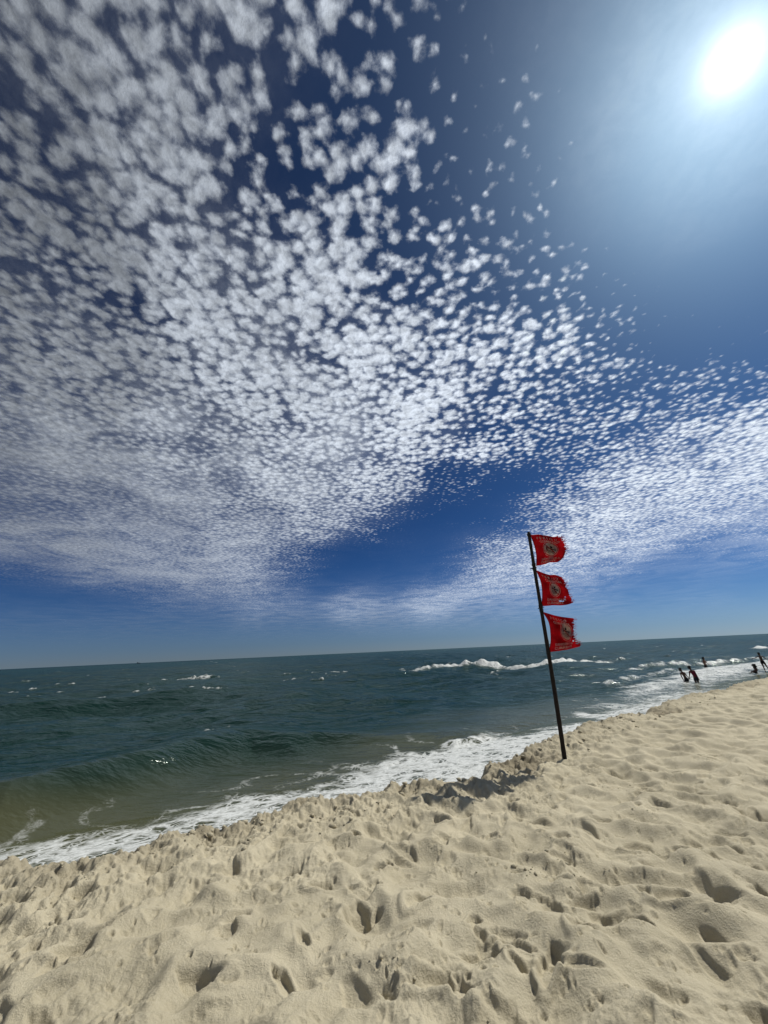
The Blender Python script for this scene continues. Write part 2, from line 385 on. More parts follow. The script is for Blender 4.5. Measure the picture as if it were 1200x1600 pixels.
def poly_dist(px, py, line):
    """Unsigned distance to a polyline and arc length of the nearest point."""
    best = np.full(px.shape, 1e18); tt = np.zeros(px.shape); acc = 0.0
    for a, b in zip(line[:-1], line[1:]):
        d = b - a; L2 = d @ d; L = math.sqrt(L2)
        t = np.clip(((px - a[0]) * d[0] + (py - a[1]) * d[1]) / L2, 0, 1)
        q = (px - a[0] - t * d[0]) ** 2 + (py - a[1] - t * d[1]) ** 2
        m = q < best
        best = np.where(m, q, best); tt = np.where(m, acc + t * L, tt); acc += L
    return np.sqrt(best), tt
def signed(px, py, line):
    d, t = poly_dist(px, py, line)
    return np.where(py > np.interp(px, line[:, 0], line[:, 1]), d, -d), t
_first = np.hypot(*(SHORE[1] - SHORE[0]))

def foreshore(s):
    """Height of the beach below the bank, by distance from the shore line."""
    return np.where(s < 4.4, 0.50 - 0.115 * s, np.maximum(-0.006 - 0.13 * (s - 4.4), -0.9 - 0.03 * (s - 11)))

# ------------------------------------------------------------------ sand
th_f = np.radians(np.arange(-56, 56.01, 0.11))
th_c = np.radians(np.arange(58, 303, 2.5))
TH = np.concatenate([th_f, th_c])
rad = np.concatenate([np.geomspace(0.05, 1.0, 14)[:-1], np.geomspace(1.0, 45.0, 1060)[:-1], np.geomspace(45, 900, 90)])
RG, TG = np.meshgrid(rad, TH, indexing='ij')
GX, GY = RG * np.sin(TG), RG * np.cos(TG)
inner = sstep(60, 30, RG)
wob = 0.10 * fbm(GX * 1.3, GY * 1.3, 2, 4, 0.55) + 0.035 * fbm(GX * 7, GY * 7, 5, 3, 0.6)
sL, _ = signed(GX + 0.16 * gnoise(GX * 1.7, GY * 1.7, 8), GY + 0.16 * gnoise(GX * 1.7, GY * 1.7, 9), LIP)
sL = sL + wob * inner
sS, tS = signed(GX, GY, SHORE)

def sand_height():
    top = 1.2 + 0.05 * fbm(GX * 0.28, GY * 0.28, 11, 2) * inner
    top = top + 0.035 * sstep(60, 20, RG) * fbm(GX * 0.9, GY * 0.9, 12, 2)
    # hummocks: softened, trampled sand
    wx = GX + 0.16 * gnoise(GX * 1.6, GY * 1.6, 3) + 0.05 * gnoise(GX * 5, GY * 5, 4)
    wy = GY + 0.16 * gnoise(GX * 1.6, GY * 1.6, 5) + 0.05 * gnoise(GX * 5, GY * 5, 6)
    lumpy = 0.55 + 0.6 * sstep(-0.3, 0.4, gnoise(GX * 0.7, GY * 0.7, 7))
    b1_ = bowls(wx * 2.7 + 0.6 * wy, wy * 3.0, 21); b2_ = bowls(wx * 5.2 - wy, wy * 5.8, 27)
    b1_ = 0.36 * np.tanh(b1_ / 0.36); b2_ = 0.36 * np.tanh(b2_ / 0.36)
    top = top + 0.27 * (b1_ - 0.15) * (1 - 0.45 * sstep(-1.2, -0.1, sL)) * lumpy * sstep(45, 24, RG)
    top = top + 0.115 * (b2_ - 0.15) * (1.45 - lumpy) * sstep(34, 16, RG)
    near = sstep(16, 7, RG)
    patch = sstep(0.0, 0.35, fbm(GX * 0.9, GY * 0.9, 33, 2))
    top = top + near * (0.004 + 0.011 * patch) * fbm(GX * 16, GY * 16, 31, 3, 0.55)
    return top
ZT = sand_height()
HS = np.zeros_like(ZT)

def stamp(cx, cy, rot, a, b, D, sharp, rim, jag):
    """Press one foot-sized hollow into the sand."""
    r0, t0 = math.hypot(cx, cy), math.atan2(cx, cy)
    ext = max(a, b) * 2.4
    i0, i1 = np.searchsorted(rad, [r0 - ext, r0 + ext])
    j0, j1 = np.searchsorted(th_f, [t0 - ext / r0, t0 + ext / r0])
    if i1 <= i0 or j1 <= j0: return
    x = GX[i0:i1, j0:j1] - cx; y = GY[i0:i1, j0:j1] - cy
    c, s = math.cos(rot), math.sin(rot)
    u = (x * c + y * s) / a; v = (-x * s + y * c) / b
    u = u + 0.25 * v * v * (1 if jag > 0.5 else -1)
    rho = np.sqrt(u * u + v * v)
    if jag > 0:
        an = np.arctan2(v, u); rho = rho * (1 + 0.10 * np.sin(3 * an + jag * 9) + 0.07 * np.sin(5 * an + jag * 23))
    if sharp > 0:
        hole = -sstep(1.12, 1.12 - 0.75 * (1 - sharp) - 0.22, rho) * (0.75 + 0.35 * u)
    else:
        hole = -np.exp(-rho * rho * 1.25)
    bank = np.exp(-((rho - 1.35) / 0.32) ** 2) * np.clip(0.55 - 0.6 * u, 0, 1.3)
    HS[i0:i1, j0:j1] += D * (hole + rim * bank)

rs = random.Random(11)
def spot(rmin, rmax):
    r = math.sqrt(rs.uniform(rmin * rmin, rmax * rmax)); t = rs.uniform(-0.95, 0.95)
    return r * math.sin(t), r * math.cos(t)
for k in range(1500):       # old prints, blown soft by the wind
    x, y = spot(1.2, 22) if k % 3 else spot(1.2, 9)
    stamp(x, y, rs.uniform(0, 6.3), rs.uniform(.12, .27), rs.uniform(.08, .15), rs.uniform(.014, .036), 0, rs.uniform(.05, .3), rs.random())
for k in range(1000):        # fresher ones with a broken edge
    x, y = spot(1.5, 17) if k % 2 else spot(1.5, 7)
    stamp(x, y, rs.uniform(0, 6.3), rs.uniform(.045, .12), rs.uniform(.03, .065), rs.uniform(.028, .06), rs.uniform(.3, .85), rs.uniform(.05, .3), rs.random())
for k in range(4200):       # toe marks, finger-sized dents
    x, y = spot(1.5, 8)
    stamp(x, y, rs.uniform(0, 6.3), rs.uniform(.014, .035), rs.uniform(.009, .02), rs.uniform(.008, .02), 0.5, .35, 0)
for (px_, py_, a, b, D, rot) in ((-1.98, 3.02, .10, .065, .07, .5), (0.13, 2.72, .12, .07, .075, .3), (0.10, 3.36, .10, .075, .06, 1.0),
                            (0.42, 2.42, .13, .10, .06, 1.3), (2.47, 2.43, .11, .10, .09, .8), (1.75, 3.22, .12, .06, .06, .2), (0.75, 2.74, .11, .06, .06, 1.1), (-0.6, 3.62, .09, .05, .05, .4), (1.05, 3.02, .09, .06, .05, .9), (2.0, 4.0, .11, .06, .06, .1), (-2.35, 2.35, .14, .09, .07, .2)):
    stamp(px_, py_, rot, a, b, D, .7, .5, .3)

ZT += np.where(HS < 0, 0.075 * np.tanh(HS / 0.075), 0.022 * np.tanh(HS / 0.022))
# rough, crumbled strip along the lip, slumped blocks below the flag pole
rough = sstep(-1.3, -0.15, sL) * sstep(40, 20, RG)
ridg = 1 - np.abs(2.2 * fbm(GX * 3.1, GY * 3.1, 41, 3, 0.6))
ZT += rough * (0.020 * ridg - 0.012 + 0.018 * fbm(GX * 6.5, GY * 6.5, 44, 3, 0.6))
cell = fbm(GX * 11, GY * 11, 46, 3, 0.6)
ZT += rough * 0.022 * sstep(-0.1, 0.25, cell)
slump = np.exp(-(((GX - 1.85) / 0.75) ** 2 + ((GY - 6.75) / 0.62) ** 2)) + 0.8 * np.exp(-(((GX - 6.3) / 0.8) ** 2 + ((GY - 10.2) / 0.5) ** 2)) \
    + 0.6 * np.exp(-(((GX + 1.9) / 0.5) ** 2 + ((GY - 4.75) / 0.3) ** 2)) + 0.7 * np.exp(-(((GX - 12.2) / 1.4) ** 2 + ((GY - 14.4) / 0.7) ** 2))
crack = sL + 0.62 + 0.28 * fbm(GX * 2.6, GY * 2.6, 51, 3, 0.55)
ZT -= slump * (0.14 * sstep(-0.02, 0.05, crack) - 0.10 * sstep(0.10, 0.5, crack))
crack2 = sL + 0.30 + 0.2 * fbm(GX * 3.4, GY * 3.4, 57, 3, 0.55)
ZT -= slump * (0.10 * sstep(-0.015, 0.03, crack2) - 0.05 * sstep(0.06, 0.3, crack2))
ZT += slump * 0.05 * fbm(GX * 9, GY * 9, 58, 3, 0.65)
ZT += 0.03 * sstep(-0.5, -0.1, sL) * sstep(30, 15, RG)           # the lip stands a little proud
# bank face and the wet foreshore below it
zf = foreshore(sS) + 0.012 * fbm(GX * 1.5, GY * 1.5, 61, 3) * sstep(60, 25, RG)
face = sstep(-0.03, 0.5, sL + 0.05 * fbm(GX * 5, GY * 5, 63, 3, 0.6) * inner)
ZS = ZT * (1 - face) + np.minimum(zf, ZT) * face
wet = sstep(0.05, 0.45, sL)
damp = sstep(-0.5, 0.1, sL + 0.25 * fbm(GX * 2.2, GY * 2.2, 65, 3)) * 0.38
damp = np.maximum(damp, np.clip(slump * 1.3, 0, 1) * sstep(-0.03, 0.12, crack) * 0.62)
qs = sS[:-1, :]; qs = np.maximum(qs[:, :], np.roll(qs, -1, 1))
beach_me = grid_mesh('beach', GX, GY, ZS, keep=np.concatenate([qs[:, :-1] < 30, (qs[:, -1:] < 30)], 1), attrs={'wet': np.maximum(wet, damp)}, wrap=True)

def sand_z(x, y):
    """Height of the finished sand at one point."""
    i = min(max(np.searchsorted(rad, math.hypot(x, y)), 1), len(rad) - 1)
    j = min(np.searchsorted(th_f, math.atan2(x, y)), len(th_f) - 1)
    return float(max(ZS[i, j], ZS[i - 1, j]))

m_sand, nt = new_mat('sand')
tc = node(nt, 'TexCoord'); P = tc.outputs['Object']
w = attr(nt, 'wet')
n1 = noise(nt, P, 1.3, 4, 0.6); n2 = noise(nt, P, 900, 2, 0.7); n3 = noise(nt, P, 35, 4, 0.65)
col = mixc(nt, ramp(nt, n1, 0.3, 0.7), (0.44, 0.392, 0.275, 1), (0.53, 0.475, 0.34, 1))
col = mixc(nt, ramp(nt, n3, 0.35, 0.7, 0, 0.35), col, (0.56, 0.51, 0.38, 1))
col = mixc(nt, ramp(nt, n2, 0.35, 0.2, 0, 0.55), col, (0.20, 0.15, 0.10, 1))
col = mixc(nt, ramp(nt, n2, 0.68, 0.8, 0, 0.5), col, (0.75, 0.70, 0.60, 1))
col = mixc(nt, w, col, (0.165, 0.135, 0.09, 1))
bs = node(nt, 'BsdfPrincipled')
nt.links.new(col, bs.inputs['Base Color'])
nt.links.new(ramp(nt, w, 0.6, 1.0, 0.95, 0.28), bs.inputs['Roughness'])
bs.inputs['Specular IOR Level'].default_value = 0.25
b1 = node(nt, 'Bump'); b1.inputs['Strength'].default_value = 0.7; b1.inputs['Distance'].default_value = 0.018
nt.links.new(noise(nt, P, 70, 5, 0.7), b1.inputs['Height'])
b2 = node(nt, 'Bump'); b2.inputs['Strength'].default_value = 0.5; b2.inputs['Distance'].default_value = 0.002
nt.links.new(n2, b2.inputs['Height']); nt.links.new(b1.outputs[0], b2.inputs['Normal'])
nt.links.new(b2.outputs[0], bs.inputs['Normal'])
finish(nt, bs.outputs[0])
beach = tag(link('beach', beach_me, m_sand), kind='structure')

# ------------------------------------------------------------------ sea
ths = np.radians(np.concatenate([np.arange(-58, 58.01, 0.15), np.arange(61, 300, 3)]))
rsea = np.concatenate([np.geomspace(3.5, 260, 670)[:-1], np.geomspace(260, 60000, 200)])
RG2, TG2 = np.meshgrid(rsea, ths, indexing='ij')
SX, SY = RG2 * np.sin(TG2), RG2 * np.cos(TG2)
s2, t2 = signed(SX, SY, SHORE)
t2 = SX * 0.8 + SY * 0.6           # distance along the shore
step = np.maximum(RG2 * 0.0063, 0.03)
off = sstep(3.0, 14.0, s2)
rw = np.random.default_rng(5)
Z2 = np.zeros_like(SX)
for k in range(64):
    lam = 0.7 * (22 / 0.7) ** (k / 63)
    dirn = math.radians(126.9 + rw.normal(0, 34))
    kx, ky = math.cos(dirn) * 2 * math.pi / lam, math.sin(dirn) * 2 * math.pi / lam
    amp = 0.0085 * lam ** 0.92 * rw.uniform(0.5, 1.2)
    fade = sstep(1.6, 4.0, lam / step)
    ph = kx * SX + ky * SY + rw.uniform(0, 6.28)
    Z2 += amp * fade * (np.sin(ph) + 0.22 * np.cos(2 * ph)) * (0.35 + 0.65 * sstep(-0.3, 0.4, gnoise(SX / (lam * 3.5), SY / (lam * 3.5), k)))
Z2 *= (0.10 + 0.90 * sstep(4.0, 17.0, s2))
foam = np.zeros_like(SX)

def swell(sc_t, h_t, front, back):
    """A wave crest lying along the shore: its distance out and height by arc length t."""
    tk, sk = zip(*sc_t); th_, hh = zip(*h_t)
    sc = np.interp(t2, tk, sk) + 0.35 * gnoise(SX * 0.22, SY * 0.22, 71)
    h = np.interp(t2, th_, hh)
    d = s2 - sc
    return h * np.where(d < 0, np.exp(-(d / front) ** 2), np.exp(-(d / back) ** 2))
Z2 += swell([(-30, 6.4), (-0.8, 6.2), (1.3, 7.4), (3, 8.8), (4.5, 9.6), (6.4, 8.8), (8.3, 7.2), (10, 6.0), (16, 6.0), (40, 8)],
            [(-30, .5), (-3, .74), (4.5, .74), (6.5, .54), (8.5, .24), (12, .12), (20, .05)], 1.15, 2.9)
Z2 += swell([(-60, 19), (2, 19), (14, 15), (45, 15)], [(-60, .22), (0, .26), (12, .2), (35, .1)], 2.4, 4.5)
Z2 += swell([(-60, 33), (15, 31), (45, 26)], [(-60, .25), (15, .3), (55, .2)], 3.0, 5.5)
Z2 += swell([(-60, 49), (15, 47), (75, 40)], [(-60, .3), (15, .3), (75, .3)], 3.0, 6)

def breaker(pts, h, width, strength=1.0, lead=0.0):
    """A crest breaking white: a ridge with foam on the shoreward face."""
    global Z2, foam
    pts = np.array(pts, float)
    pr, pt = np.hypot(pts[:, 0], pts[:, 1]), np.arctan2(pts[:, 0], pts[:, 1])
    ext = 6 * width + 1
    i0, i1 = np.searchsorted(rsea, [pr.min() - ext, pr.max() + ext])
    j0, j1 = np.searchsorted(ths, [pt.min() - ext / pr.min(), pt.max() + ext / pr.min()])
    if i1 <= i0 or j1 <= j0: return
    m = (slice(i0, i1), slice(j0, j1))
    x, y = SX[m], SY[m]
    x2 = x + 0.5 * width * gnoise(x / width * .5, y / width * .5, 81); y2 = y + 0.7 * width * gnoise(x / width * .5, y / width * .5, 83)
    d, t = poly_dist(x2, y2, pts)
    L = np.sum(np.hypot(*np.diff(pts, axis=0).T))
    ends = sstep(0, 0.25 * L, t + 0.001) * sstep(L, 0.75 * L, t)
    ends = np.maximum(ends, 0.02)
    seaward = y2 > np.interp(x2, pts[:, 0], pts[:, 1])
    prof = np.where(seaward, np.exp(-(d / (1.9 * width)) ** 2), np.exp(-(d / (0.75 * width)) ** 2))
    lump = 1 + 0.8 * gnoise(x * 0.9 / width, y * 0.9 / width, 85)
    along = np.clip(0.72 + 1.1 * gnoise(x * 0.42 / width, y * 0.2 / width, 87) + 0.5 * gnoise(x * 1.4 / width, y * 0.7 / width, 88), 0.12, 1.1)
    Z2[m] += h * prof * ends * lump * (0.55 + 0.45 * along)
    f = np.where(seaward, np.exp(-(d / (0.45 * width)) ** 2), np.exp(-(d / (1.5 * width)) ** 2)) * np.minimum(ends * 2.2, 1) * strength * along
    foam[m] = np.maximum(foam[m], f)
breaker([(-3.5, 52.6), (-0.9, 52.8), (2.3, 53.2), (5, 56), (8.1, 58.5), (11, 58), (13.3, 57.5), (16, 54.5), (18, 53.4), (21.5, 53.2), (24.4, 54.7), (28, 56), (33, 57.5)], 0.55, 0.85, 0.95)
breaker([(17, 62), (22, 61), (27, 62)], 0.25, 0.5, 0.7)
breaker([(-35.5, 66.5), (-33, 67.0), (-30.5, 67.8), (-27.5, 69.3)], 0.42, 0.5, 0.85)
breaker([(-17, 34.4), (-15.1, 34.6), (-13.4, 35.2)], 0.16, 0.25, 0.7)
breaker([(-6.5, 13.9), (-6.0, 14.35), (-5.4, 14.9)], 0.06, 0.09, 0.5)
breaker([(1.2, 13.0), (2.4, 13.7), (3.6, 14.2)], 0.10, 0.4, 0.65)
breaker([(20, 38), (26, 43), (33, 46.5), (42, 49.5), (55, 57)], 0.26, 0.6, 0.66)
breaker([(13, 28), (17, 31), (21.5, 35), (27, 40)], 0.14, 0.5, 0.62)
breaker([(60, 70), (70, 76), (85, 88)], 0.35, 1.0, 0.8)
for k in range(260):
    r = 45 * (700 / 45) ** rs.random(); a = math.radians(rs.uniform(-50, 50))
    x, y = r * math.sin(a), r * math.cos(a)
    if y < np.interp(x, SHORE[:, 0], SHORE[:, 1]) + 26: continue
    L = rs.uniform(0.25, 0.8) * (1 + r / 200) * (2.2 if rs.random() < .12 else 1); sl = rs.uniform(-.1, .35)
    breaker([(x - L, y - sl * L), (x + L, y + sl * L)], rs.uniform(.08, .2) * (1 + r / 500), max(rs.uniform(.16, .34), r * 0.0035), rs.uniform(.4, .75))

# foam of the spent waves along the shore
so = np.interp(t2, [-60, -6, -0.5, 0.9, 2.2, 3.5, 5.0, 7.0, 8.8, 10.3, 12.4, 14.5, 17.4, 23, 28.8, 36.2, 43.9, 51, 61, 90, 400],
               [3.6, 3.9, 4.3, 4.6, 4.9, 5.5, 6.0, 5.9, 5.5, 5.2, 4.2, 4.2, 5.5, 7.6, 9.4, 10.3, 11.6, 12.2, 10.5, 9, 9])
sn = s2 + 1.3 * fbm(SX * 0.45, SY * 0.45, 91, 3, 0.55) + 0.35 * gnoise(SX * 1.9, SY * 1.9, 95)
dens = np.interp(t2, [-60, -6, -0.5, 2, 4, 6, 12, 15, 19, 26, 41, 66, 400], [.44, .47, .53, .61, .68, .74, .75, .68, .56, .58, .64, .58, .55])
band = sstep(0.0, 1.5, so - sn)
# right-hand shallows: streaks of foam, then the grey film of water on wet sand
gap = sstep(15, 21, t2) * np.exp(-((sn - np.interp(t2, [15, 30, 65], [5.4, 5.9, 5.4])) / 0.9) ** 2) * 0.40
film = sstep(24, 31, t2) * sstep(5.6, 4.4, sn)
band = band * (1 - gap) * (1 - 0.86 * film)
lace = 0.16 * fbm(SX * 0.8, SY * 0.8, 97, 3, 0.6)
shore_foam = np.clip(band * (dens + lace), 0, 1)
# thin torn lines of foam outside the band
lines = sstep(0.90, 0.99, 1 - np.abs(gnoise(SX * 0.35 + 0.5 * SY, SY * 0.55 - 0.2 * SX, 99))) * sstep(so + 2.2, so, s2) * 0.33
foam = np.maximum(foam, np.maximum(shore_foam, lines * sstep(3, 4, s2)))
Z2 += shore_foam * (0.035 * np.maximum(fbm(SX * 2.2, SY * 2.2, 101, 3, 0.6), -0.1) + 0.03)
# water climbs the foreshore as a thin sheet
run = 0.75 + 0.5 * gnoise(SX * 0.35, SY * 0.35, 105) + 0.9 * sstep(24, 31, t2)
sandz = foreshore(s2)
sheet = np.where(s2 > run, sandz + 0.03 + 0.05 * sstep(run, run + 2, s2), sandz - 0.25)
Z2 = np.where(s2 < 9, np.maximum(Z2, sheet), Z2)
Z2 = np.where(s2 < run, np.minimum(Z2, sandz - 0.05), Z2)
turb = sstep(10.0, 4.2, s2 + 1.6 * fbm(SX * 0.16, SY * 0.16, 107, 3)) 
turb = turb * (1 - 0.75 * np.clip(Z2 / 0.55, 0, 1) * sstep(5, 6.5, s2))
qs2 = s2[:-1, :]
keep = (np.maximum(qs2, s2[1:, :]) > -0.2)
sea_me = grid_mesh('sea', SX, SY, Z2, keep=keep, attrs={'foam': foam, 'turbid': turb}, wrap=True)

m_sea, nt = new_mat('sea_water')
tc = node(nt, 'TexCoord'); P = tc.outputs['Object']
fo = attr(nt, 'foam'); tu = attr(nt, 'turbid')
col = mixc(nt, tu, (0.004, 0.021, 0.017, 1), (0.072, 0.072, 0.036, 1))
big = noise(nt, P, 0.05, 3, 0.5)
col = mixc(nt, ramp(nt, big, 0.4, 0.7, 0, 0.4), col, (0.008, 0.034, 0.031, 1))
dif = node(nt, 'BsdfDiffuse'); nt.links.new(col, dif.inputs['Color'])
glo = node(nt, 'BsdfGlossy'); glo.inputs['Roughness'].default_value = 0.12; glo.inputs['Color'].default_value = (0.90, 1.0, 0.95, 1)
fre = node(nt, 'Fresnel'); fre.inputs['IOR'].default_value = 1.333
wat = node(nt, 'MixShader')
nt.links.new(mth(nt, 'MINIMUM', mth(nt, 'MULTIPLY', fre.outputs[0], 0.75), 0.27), wat.inputs[0])    # a rough sea never mirrors fully
nt.links.new(dif.outputs[0], wat.inputs[1]); nt.links.new(glo.outputs[0], wat.inputs[2])
mp = node(nt, 'Mapping'); mp.inputs['Rotation'].default_value = (0, 0, R(-37)); mp.inputs['Scale'].default_value = (0.55, 1.25, 1)
nt.links.new(P, mp.inputs['Vector']); Q = mp.outputs['Vector']
b0 = node(nt, 'Bump'); nt.links.new(ramp(nt, tu, 0.0, 0.6, 0.9, 0.28), b0.inputs['Strength']); b0.inputs['Distance'].default_value = 0.30
nt.links.new(noise(nt, Q, 0.9, 4, 0.6, 0.3), b0.inputs['Height'])
b1 = node(nt, 'Bump'); b1.inputs['Strength'].default_value = 0.30; b1.inputs['Distance'].default_value = 0.06
nt.links.new(noise(nt, Q, 5.0, 4, 0.6, 0.4), b1.inputs['Height']); nt.links.new(b0.outputs[0], b1.inputs['Normal'])
for sk_ in (dif, glo, fre): nt.links.new(b1.outputs[0], sk_.inputs['Normal'])
# foam: torn lace where thin, solid where thick
wv = node(nt, 'TexNoise'); nt.links.new(P, wv.inputs['Vector']); wv.inputs['Scale'].default_value = 1.6; wv.inputs['Detail'].default_value = 5
sb = node(nt, 'VectorMath', operation='SUBTRACT'); nt.links.new(wv.outputs['Color'], sb.inputs[0]); sb.inputs[1].default_value = (.5, .5, .5)
sc_ = node(nt, 'VectorMath', operation='SCALE'); nt.links.new(sb.outputs[0], sc_.inputs[0]); sc_.inputs['Scale'].default_value = 0.9
ad = node(nt, 'VectorMath', operation='ADD'); nt.links.new(P, ad.inputs[0]); nt.links.new(sc_.outputs[0], ad.inputs[1])
flat = node(nt, 'Mapping'); flat.inputs['Scale'].default_value = (1, 1, 0.2); nt.links.new(ad.outputs[0], flat.inputs['Vector'])
def web(scale):
    v = node(nt, 'TexVoronoi', feature='DISTANCE_TO_EDGE'); v.inputs['Scale'].default_value = scale
    nt.links.new(flat.outputs[0], v.inputs['Vector']); return v.outputs['Distance']
e = mth(nt, 'MINIMUM', mth(nt, 'MULTIPLY', web(2.0), 1.7), mth(nt, 'MULTIPLY', web(5.5), 2.4))
lacy = mth(nt, 'SUBTRACT', 1.0, ramp(nt, e, 0.0, 0.55))
pat = mth(nt, 'ADD', mth(nt, 'MULTIPLY', lacy, 0.50), mth(nt, 'MULTIPLY', noise(nt, P, 3.0, 6, 0.68, 0.3), 0.62))
pat = mth(nt, 'ADD', pat, mth(nt, 'MULTIPLY', mth(nt, 'SUBTRACT', noise(nt, P, 0.7, 4, 0.65), 0.5), 0.55))
pat = mth(nt, 'ADD', pat, mth(nt, 'MULTIPLY', mth(nt, 'SUBTRACT', noise(nt, P, 22.0, 4, 0.7), 0.5), 0.30))
fd = mth(nt, 'SUBTRACT', pat, mth(nt, 'SUBTRACT', 1.08, mth(nt, 'MULTIPLY', fo, 0.92)))
fa = mth(nt, 'MULTIPLY', mth(nt, 'MULTIPLY', ramp(nt, fd, -0.16, 0.34), ramp(nt, noise(nt, P, 9.0, 5, 0.7, 0.6), 0.3, 0.62, 0.55, 1.0)), ramp(nt, fo, 0.03, 0.16))
fb = node(nt, 'BsdfPrincipled'); fb.inputs['Base Color'].default_value = (0.68, 0.70, 0.68, 1); fb.inputs['Roughness'].default_value = 0.6
fb.inputs['Specular IOR Level'].default_value = 0.3
fbm_ = node(nt, 'Bump'); fbm_.inputs['Strength'].default_value = 0.7; fbm_.inputs['Distance'].default_value = 0.05
nt.links.new(fd, fbm_.inputs['Height']); nt.links.new(fbm_.outputs[0], fb.inputs['Normal'])
mx = node(nt, 'MixShader'); nt.links.new(fa, mx.inputs[0]); nt.links.new(wat.outputs[0], mx.inputs[1]); nt.links.new(fb.outputs[0], mx.inputs[2])
finish(nt, mx.outputs[0])
sea = tag(link('sea', sea_me, m_sea), kind='structure')

# ------------------------------------------------------------------ small materials
def simple_mat(name, color, rough=0.8, var=0.25, scale=40, translucent=0.0, spec=0.3):
    m, nt = new_mat(name)
    tc = node(nt, 'TexCoord')
    n = noise(nt, tc.outputs['Object'], scale, 4, 0.6)
    dark = tuple(c * (1 - var) for c in color[:3]) + (1,)
    lite = tuple(min(c * (1 + var), 1) for c in color[:3]) + (1,)
    col = mixc(nt, ramp(nt, n, 0.3, 0.7), dark, lite)
    b = node(nt, 'BsdfPrincipled'); nt.links.new(col, b.inputs['Base Color'])
    b.inputs['Roughness'].default_value = rough; b.inputs['Specular IOR Level'].default_value = spec
    bp = node(nt, 'Bump'); bp.inputs['Strength'].default_value = 0.3; bp.inputs['Distance'].default_value = 0.004
    nt.links.new(n, bp.inputs['Height']); nt.links.new(bp.outputs[0], b.inputs['Normal'])
    sh = b.outputs[0]
    if translucent:
        t = node(nt, 'BsdfTranslucent'); nt.links.new(col, t.inputs['Color'])
        mx = node(nt, 'MixShader'); mx.inputs[0].default_value = translucent
        nt.links.new(sh, mx.inputs[1]); nt.links.new(t.outputs[0], mx.inputs[2]); sh = mx.outputs[0]
    finish(nt, sh)
    return m
m_pole = simple_mat('weathered_pole', (0.018, 0.013, 0.010), 0.85, 0.4, 25)
m_rope = simple_mat('dark_cord', (0.03, 0.028, 0.028), 0.9, 0.3, 80)
m_flag = simple_mat('red_flag_cloth', (0.27, 0.003, 0.006), 0.85, 0.25, 9, 0.33, 0.1)
m_print = simple_mat('faded_white_print', (0.72, 0.50, 0.46), 0.85, 0.5, 70, 0.45, 0.1)
m_disc = simple_mat('pale_print', (0.55, 0.47, 0.40), 0.85, 0.3, 30, 0.45, 0.1)
m_ink = simple_mat('black_print', (0.012, 0.010, 0.010), 0.85, 0.2, 60, 0.1, 0.1)
m_slash = simple_mat('red_print', (0.30, 0.012, 0.012), 0.85, 0.2, 30, 0.4, 0.1)

def tube(pts, rads, sides=10, cap=True, wob=0.0, seed=0):
    """A closed tube through points."""
    rr = random.Random(seed)
    bm = bmesh.new(); rings = []
    pts = [Vector(p) for p in pts]
    for i, p in enumerate(pts):
        d = (pts[min(i + 1, len(pts) - 1)] - pts[max(i - 1, 0)]).normalized()
        a = d.orthogonal().normalized() if i == 0 else (a - d * a.dot(d)).normalized()
        b = d.cross(a)
        rings.append([bm.verts.new(p + (a * math.cos(k * 2 * math.pi / sides) + b * math.sin(k * 2 * math.pi / sides)) * rads[i] * (1 + rr.uniform(-wob, wob))) for k in range(sides)])
    for r0, r1 in zip(rings[:-1], rings[1:]):
        for k in range(sides):
            bm.faces.new((r0[k], r0[(k + 1) % sides], r1[(k + 1) % sides], r1[k]))
    if cap:
        bm.faces.new(rings[0][::-1]); bm.faces.new(rings[-1])
    for f in bm.faces: f.smooth = True
    return bm
def bm_obj(name, bm, mat, parent=None):
    me = bpy.data.meshes.new(name); bm.to_mesh(me); bm.free()
    return link(name, me, mat, parent)

# ------------------------------------------------------------------ flag pole
PB = Vector((2.509, 6.651, 0.0))
FU = Vector((0.8, -0.6, 0)).normalized(); FN = Vector((-FU.y, FU.x, 0))
PZ = sand_z(PB.x, PB.y)
def pole_at(z):
    k = (z - 1.2) / 3.49
    return PB + FU * (0.076 * k + 0.008 * math.sin(k * 5.0)) + Vector((0, 0, z))
pole = bpy.data.objects.new('flag_pole', None); C.objects.link(pole); pole.location = (PB.x, PB.y, PZ)
tag(pole, 'tall thin dark wooden pole carrying three red flags, planted at the sand edge', 'flag pole')
def under(o, root):
    o.parent = root; o.matrix_parent_inverse = Matrix.Translation(-root.location)
    return o
zs = [0.85 + i * (4.69 - 0.85) / 60 for i in range(61)]
rr = random.Random(3)
under(bm_obj('shaft', tube([pole_at(z) for z in zs], [0.034 - 0.0085 * i / 60 + (0.0022 if i % 9 == 4 else 0) + rr.uniform(-.0008, .0008) for i in range(61)], 12, True, 0.03, 2), m_pole), pole)
for z in (4.64, 4.10, 4.03, 3.40, 3.33, 2.68):
    pts = []; 
    for k in range(29):
        a = k * 2 * math.pi / 9.3; c = pole_at(z + (k - 14) * 0.0016)
        pts.append(c + Vector((math.cos(a), math.sin(a), 0)) * 0.034)
    under(bm_obj('cord_lashing', tube(pts, [0.0045] * 29, 5), m_rope), pole)
for z, s in ((4.045, 0.075), (3.372, 0.05)):
    c = pole_at(z)
    under(bm_obj('peg', tube([c - FU * s + Vector((0, 0, -.008)), c - FU * 0.02, c + FU * 0.05 + Vector((0, 0, .006))], [0.007, 0.010, 0.006], 7), m_pole), pole)

